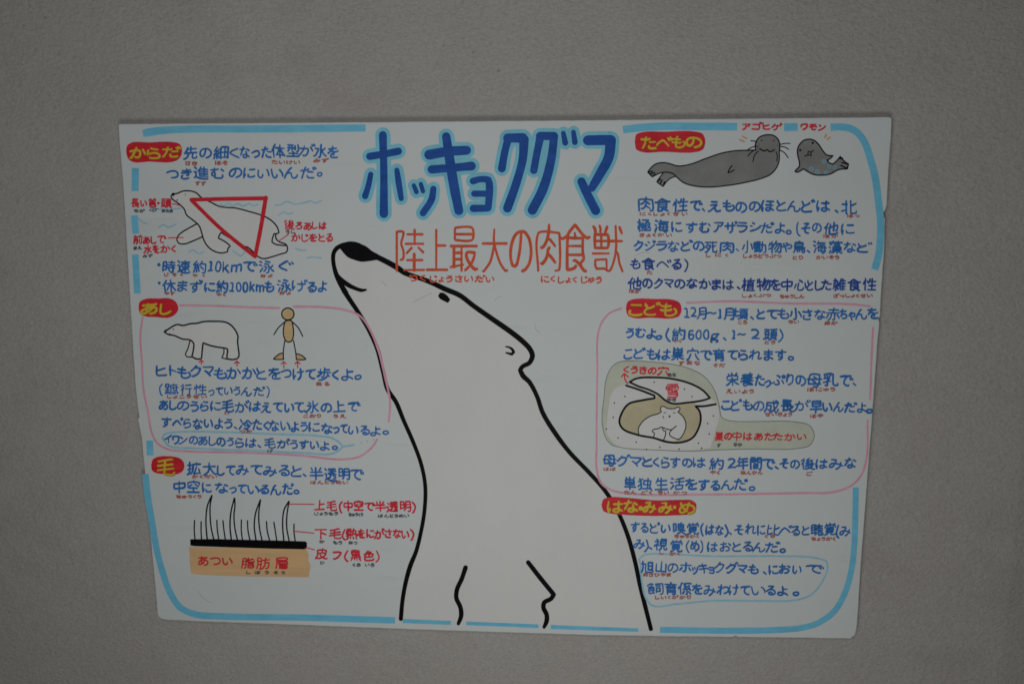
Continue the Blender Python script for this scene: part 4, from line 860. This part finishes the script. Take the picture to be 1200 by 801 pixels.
for pts, v in (([(510,180),(540,195),(580,175),(620,195),(670,178),(710,200),(760,178),(800,195),(845,185)], D1), ([(995,190),(1040,188),(1100,158),(1150,178),(1200,180),(1250,170),(1310,155),(1345,172),(1400,150)], D1),
            ([(1020,278),(1075,250),(1105,268),(1150,255)], D1), ([(130,165),(150,182),(172,190)], V2), ([(225,205),(245,192),(270,205),(305,190)], V2), ([(365,320),(388,312),(410,328),(437,320)], V2),
            ([(865,303),(890,313),(914,312)], V2), ([(920,348),(950,345),(987,350)], V2), ([(620,590),(690,640),(740,590)], D1), ([(190,115),(250,122),(330,117)], V2)):
    k.stroke(pts, 1.5, v, layer=1.2)
k.build('water_waves', 'wave', sign)
k = Ink(); k.stroke([(288,97),(305,97),(325,103)], 1.1, V2, layer=5.5); k.stroke([(270,255),(340,253)], 1.1, V2, layer=5.5); k.stroke([(833,238),(785,272)], 1.1, V2, layer=5.5)
k.build('pointer_lines', 'red', sign)

# ---- walking bear
D2 = (180,355,10)
wb = [(125,335),(160,315),(220,275),(280,250),(340,262),(440,240),(500,238),(580,218),(700,213),(850,225),(910,260),(960,320),(990,390),(985,440),(992,520),(1000,620),(985,645),(930,660),(862,652),(862,600),(870,560),(862,532),(820,525),(680,500),(580,465),(572,540),(562,648),(510,655),(450,625),(468,540),(470,470),(430,432),(340,420),(240,378),(170,365)]
k = Ink(); k.blob(wb, D2, 2); k.blob([(428,440),(400,540),(375,600),(390,625),(450,630),(470,540),(468,470)], D2, 1.8); k.blob([(825,535),(825,580),(800,640),(860,655),(870,580),(862,532)], D2, 1.8)
wk = k.build('walking_bear_drawing', 'white', sign, 'small white polar bear walking to the left')
k = Ink(); k.stroke(wb+[wb[0]], 1.55, D2, layer=3.4); k.stroke([(428,440),(400,540),(375,600),(390,625),(450,630)], 1.2, D2, layer=3.6); k.stroke([(825,540),(825,580),(800,640),(860,655)], 1.2, D2, layer=3.6); k.build('outline', 'line', wk)
k = Ink(); k.dot(148,320,14,D2,3.9); k.stroke([(225,308),(240,306)], .8, D2, layer=3.8); k.stroke([(175,365),(195,360)], 1, D2, layer=3.8); k.build('nose', 'black', wk)

# ---- stick figure
D3 = (300,350,8.9)
circ = [(333+64*math.cos(a), 158+62*math.sin(a)) for a in [i*math.pi/6 for i in range(12)]]
oval = [(342,222),(305,232),(290,290),(285,350),(295,405),(315,440),(340,450),(370,440),(388,400),(392,340),(385,280),(372,232)]
footl = [(290,630),(240,632),(182,628),(215,595),(250,572),(285,565)]; footr = [(422,632),(480,635),(522,630),(490,597),(460,582),(425,572)]
k = Ink(); k.blob(circ, D3, 2, step=1); k.blob(oval, D3, 2, step=1); k.blob(footl, D3, 2, False); k.blob(footr, D3, 2, False)
hm = k.build('figure_drawing', 'skin', sign, 'simple sand coloured human figure standing with arms out')
k = Ink(); k.stroke(circ+[circ[0]], 1.3, D3, layer=3.4, step=1); k.stroke(oval+[oval[0]], 1.2, D3, layer=3.4, step=1)
for pts in ([(295,245),(235,300),(188,372)], [(385,245),(440,300),(488,390)], [(300,440),(285,560),(288,630)], [(392,435),(415,560),(422,632)], footl, footr): k.stroke(pts, 1.15, D3, layer=3.6, step=1.5)
k.build('outline', 'line', hm)
for v, (x, y0, y1, s) in ((D2,(560,718,668,26)), (D2,(978,735,680,28)), (D3,(290,722,655,26)), (D3,(434,718,653,26))):
    k = Ink(); k.stroke([(x+2,y0),(x,y1)], 1.3, v, layer=6.2); k.stroke([(x-s,y1+s*.9),(x,y1-3),(x+s,y1+s*.9)], 1.3, v, layer=6.4); k.build('arrow', 'red', sign)

# ---- hair and skin diagram
D4 = (210,575,7.28)
k = Ink(); k.blob([(80,475),(300,480),(500,478),(800,488),(1087,492),(1096,520),(1108,545),(1100,585),(1112,610),(1123,632),(1112,680),(1106,735),(900,732),(600,728),(350,720),(180,712),(100,700),(95,650),(88,600),(90,530)], D4, 2, False)
fat = k.build('fat_layer_drawing', 'tan', sign)
k = Ink(); k.blob([(95,410),(300,408),(600,415),(900,422),(1078,428),(1091,440),(1090,485),(1065,495),(800,490),(500,480),(250,472),(130,468),(96,462)], D4, 4, False); k.build('skin_layer_drawing', 'black', sign)
HAIRS = [([(240,410),(232,330),(229,230),(243,120),(278,38)], [(280,38),(265,120),(265,220),(275,320),(295,410)]),
         ([(445,412),(434,300),(442,180),(470,62)], [(474,60),(476,130),(468,200),(475,310),(497,415)]),
         ([(655,415),(641,300),(652,190),(692,75)], [(694,75),(680,180),(685,310),(707,418)]),
         ([(893,418),(883,290),(895,160),(935,88)], [(938,88),(920,200),(918,310),(938,422)])]
for a, b in HAIRS:
    k = Ink(); k.stroke(a, 1.45, D4, layer=3.2); k.stroke(b, 1.4, D4, layer=3.4); k.dot(a[-1][0], a[-1][1]+4, 7, D4, 3.6); k.build('guard_hair_drawing', 'line', sign)
for pts in ([(132,250),(129,330),(135,410)], [(188,260),(187,330),(191,410)], [(322,248),(325,320),(338,412)], [(374,252),(382,330),(394,412)], [(531,245),(530,330),(540,415)], [(583,252),(588,340),(604,417)], [(745,260),(752,340),(771,418)], [(808,265),(822,350),(832,420)], [(980,280),(980,350),(990,424)]):
    k = Ink(); k.stroke(pts, 1.3, D4, layer=3.2); k.build('under_hair_drawing', 'line', sign)
k = Ink(); k.stroke([(940,110),(1150,112)], 1.1, D4, layer=5.5); k.stroke([(985,342),(1150,358)], 1.1, D4, layer=5.5); k.stroke([(1085,480),(1155,500)], 1.1, D4, layer=5.5); k.build('pointer_lines', 'red', sign)

# ---- bearded seal
D5 = (750,145,6.667)
sb = [(320,330),(400,315),(520,270),(640,230),(740,212),(840,208),(905,206),(900,180),(903,150),(930,108),(985,88),(1040,92),(1078,122),(1092,170),(1088,220),(1086,290),(1065,345),(1020,395),(940,430),(840,455),(700,480),(520,495),(420,485),(340,460),(290,420),(265,395),(225,380),(180,380),(140,392),(95,415),(60,378),(90,340),(130,312),(190,305),(240,315),(280,328)]
fl = [(180,385),(150,425),(130,455),(180,490),(210,450),(240,425),(278,412),(250,385)]
k = Ink(); k.blob(fl, D5, 1.8); k.blob(sb, D5, 2.1)
se = k.build('bearded_seal_drawing', 'grey', sign, 'grey seal with long whiskers lying with its head raised')
k = Ink(); k.stroke(sb[6:]+sb[:7], 1.25, D5, layer=3.4); k.stroke(fl[:7], 1.1, D5, layer=3.2); k.build('outline', 'line', se)
k = Ink()
for pts in ([(866,135),(890,135),(912,145)], [(905,178),(870,186),(835,208)], [(905,200),(870,222),(843,252)], [(925,212),(895,245),(882,298)], [(1062,220),(1072,250),(1068,292)], [(1095,162),(1130,155),(1172,155)], [(1098,178),(1130,183),(1160,200)], [(1088,205),(1125,225),(1157,266)]): k.stroke(pts, 1.0, D5, layer=3.8)
k.build('whiskers', 'line', se)
k = Ink(); k.stroke([(905,172),(925,180)], .8, D5, layer=3.8); k.stroke([(935,195),(960,210),(978,212),(992,202),(1008,216),(1030,216),(1050,204)], 1.3, D5, layer=3.8); k.stroke([(718,328),(700,352),(685,385),(710,375),(735,362)], 1.2, D5, layer=3.8)
for x, y in ((950,131),(1046,131),(930,165),(1070,165),(1075,180),(925,150),(925,195)): k.dot(x, y, 6 if x in (950,1046) else 3, D5, 3.8)
for pts in ([(70,378),(95,372)], [(82,392),(112,382)], [(95,412),(120,395)], [(140,450),(160,432)], [(158,468),(172,440)], [(180,488),(192,455)]): k.stroke(pts, 1.4, D5, layer=3.8)
k.build('face_marks', 'line', se)

# ---- ringed seal
D6 = (920,145,11.44)
s2 = [(640,430),(560,420),(510,370),(450,280),(390,225),(320,208),(250,225),(190,285),(165,350),(170,430),(190,510),(190,570),(130,635),(150,650),(190,640),(245,605),(300,640),(380,680),(480,690),(600,675),(720,615),(830,605),(850,545),(790,500),(740,440),(690,500),(640,542),(600,530),(562,488),(600,470)]
k = Ink(); k.blob(s2, D6, 2, step=1.2); rs = k.build('ringed_seal_drawing', 'grey', sign, 'small round grey seal with pale blue spots')
k = Ink(); k.stroke(s2+[s2[0]], 1.3, D6, layer=3.4, step=1.2); k.build('outline', 'line', rs)
k = Ink(); k.dot(370,258,17,D6,3.8); k.dot(200,355,17,D6,3.8); k.stroke([(262,432),(300,425),(312,370),(345,385),(350,432),(305,412)], 1.0, D6, layer=3.8, step=1); k.stroke([(345,385),(380,358)], 1.0, D6, layer=3.8)
for pts in ([(740,445),(770,480),(790,500)], [(760,520),(850,545)], [(745,560),(838,600)], [(735,470),(770,465)]): k.stroke(pts, 1.3, D6, layer=3.8)
k.build('face_marks', 'line', rs)
k = Ink()
for x, y, r in ((350,605,24),(432,645,24),(520,508,22),(592,570,22),(668,588,20),(552,655,20)):
    k.stroke([(x+r*math.cos(a), y+r*math.sin(a)) for a in [i*math.pi/4 for i in range(9)]], 1.3, D6, layer=3.0, step=1)
k.build('spots', 'spot', rs)
k = Ink(); k.stroke([(550,148),(532,185)], 1.8, D6, layer=3); k.stroke([(603,182),(565,212)], 1.8, D6, layer=3); k.stroke([(798,98),(832,116)], 1.5, D5, layer=3); k.stroke([(778,125),(815,142)], 1.5, D5, layer=3); k.build('surprise_marks', 'orange', sign)

# ---- snow den with mother and cubs
D7 = (700,420,7.28); D8 = (730,465,12)
den = [(130,740),(80,690),(45,580),(40,480),(58,320),(70,200),(110,90),(170,35),(260,18),(450,28),(650,50),(800,90),(920,160),(1000,270),(1040,400),(1062,500),(1110,525),(1160,533),(1400,535),(1700,540),(1815,575),(1850,655),(1815,735),(1700,765),(1300,770),(1000,778),(800,788),(500,778),(250,765)]
k = Ink(); k.blob(den, D7, 1.2); dn = k.build('snow_den_drawing', 'paleolive', sign, 'cutaway snow den holding a white mother bear and cubs')
k = Ink(); k.stroke(den+[den[0]], 0.75, D7, layer=2.6, wob=.15); k.build('outline', 'thinline', dn)
k = Ink(); k.blob([(110,320),(160,250),(240,222),(275,200),(330,170),(480,160),(640,172),(800,215),(900,270),(962,335),(1015,385),(1040,480),(1010,600),(965,760),(700,782),(500,772),(180,745),(85,640),(88,480)], D7, 1.9); k.build('snow', 'snow', dn)
k = Ink(); k.blob([(495,330),(380,355),(265,385),(215,450),(190,540),(220,590),(340,648),(480,675),(600,710),(720,712),(810,672),(860,600),(882,510),(868,440),(835,402),(840,370),(760,375),(640,382),(580,355),(520,308)], D7, 2.3); k.build('hollow', 'earth', dn)
lid = [(275,200),(330,170),(480,160),(640,172),(800,215),(900,270),(962,335),(900,355),(760,375),(640,382),(580,355),(520,305),(440,265),(350,235)]
k = Ink(); k.stroke(lid+[lid[0]], 1.9, D7, layer=4); k.stroke([(245,228),(350,262),(488,315),(488,337),(380,355),(268,385),(215,450),(188,540),(215,595),(340,648),(480,675),(600,710),(720,712),(810,675),(860,600),(882,510),(868,440),(835,404),(900,405),(1010,388)], 2.0, D7, layer=4.2)
k.build('den_outline', 'black', dn)
mo = [(225,530),(215,450),(240,390),(300,320),(400,260),(490,235),(540,205),(525,160),(540,130),(580,130),(610,152),(740,155),(760,140),(800,148),(800,180),(770,205),(850,280),(885,380),(870,470),(820,560),(780,595),(700,620),(560,590),(420,560)]
k = Ink(); k.blob(mo, D8, 2.8); k.build('mother_bear', 'white', dn)
k = Ink()
for pts in (mo[:21], [(780,595),(720,575),(660,535),(655,500),(690,455),(750,405)], [(690,455),(640,455),(590,440),(540,420),(500,440),(420,460),(410,480),(445,510),(430,560)], [(555,440),(570,470),(605,480),(595,540),(572,600)]): k.stroke(pts, 1.0, D8, layer=4.4)
k.dot(655,270,16,D8,4.6); k.stroke([(560,268),(575,292)], .9, D8, layer=4.6); k.stroke([(575,222),(605,214)], .8, D8, layer=4.6); k.stroke([(705,216),(735,224)], .8, D8, layer=4.6)
k.build('bear_outline', 'line', dn)
k = Ink()
for x, y in ((485,200),(743,260),(808,322),(235,322),(135,500),(78,598),(178,675),(332,710),(420,774),(533,755),(697,770),(862,720),(890,762),(955,642),(940,553),(990,487),(145,378)): k.dot(x, y, 6.5, D7, 4.6)
k.build('snow_specks', 'line', dn)
k = Ink(); k.stroke([(262,215),(236,180),(232,132)], 1.5, D7, layer=6); k.stroke([(206,155),(228,126),(262,155)], 1.5, D7, layer=6.2); k.build('arrow', 'red', sign)
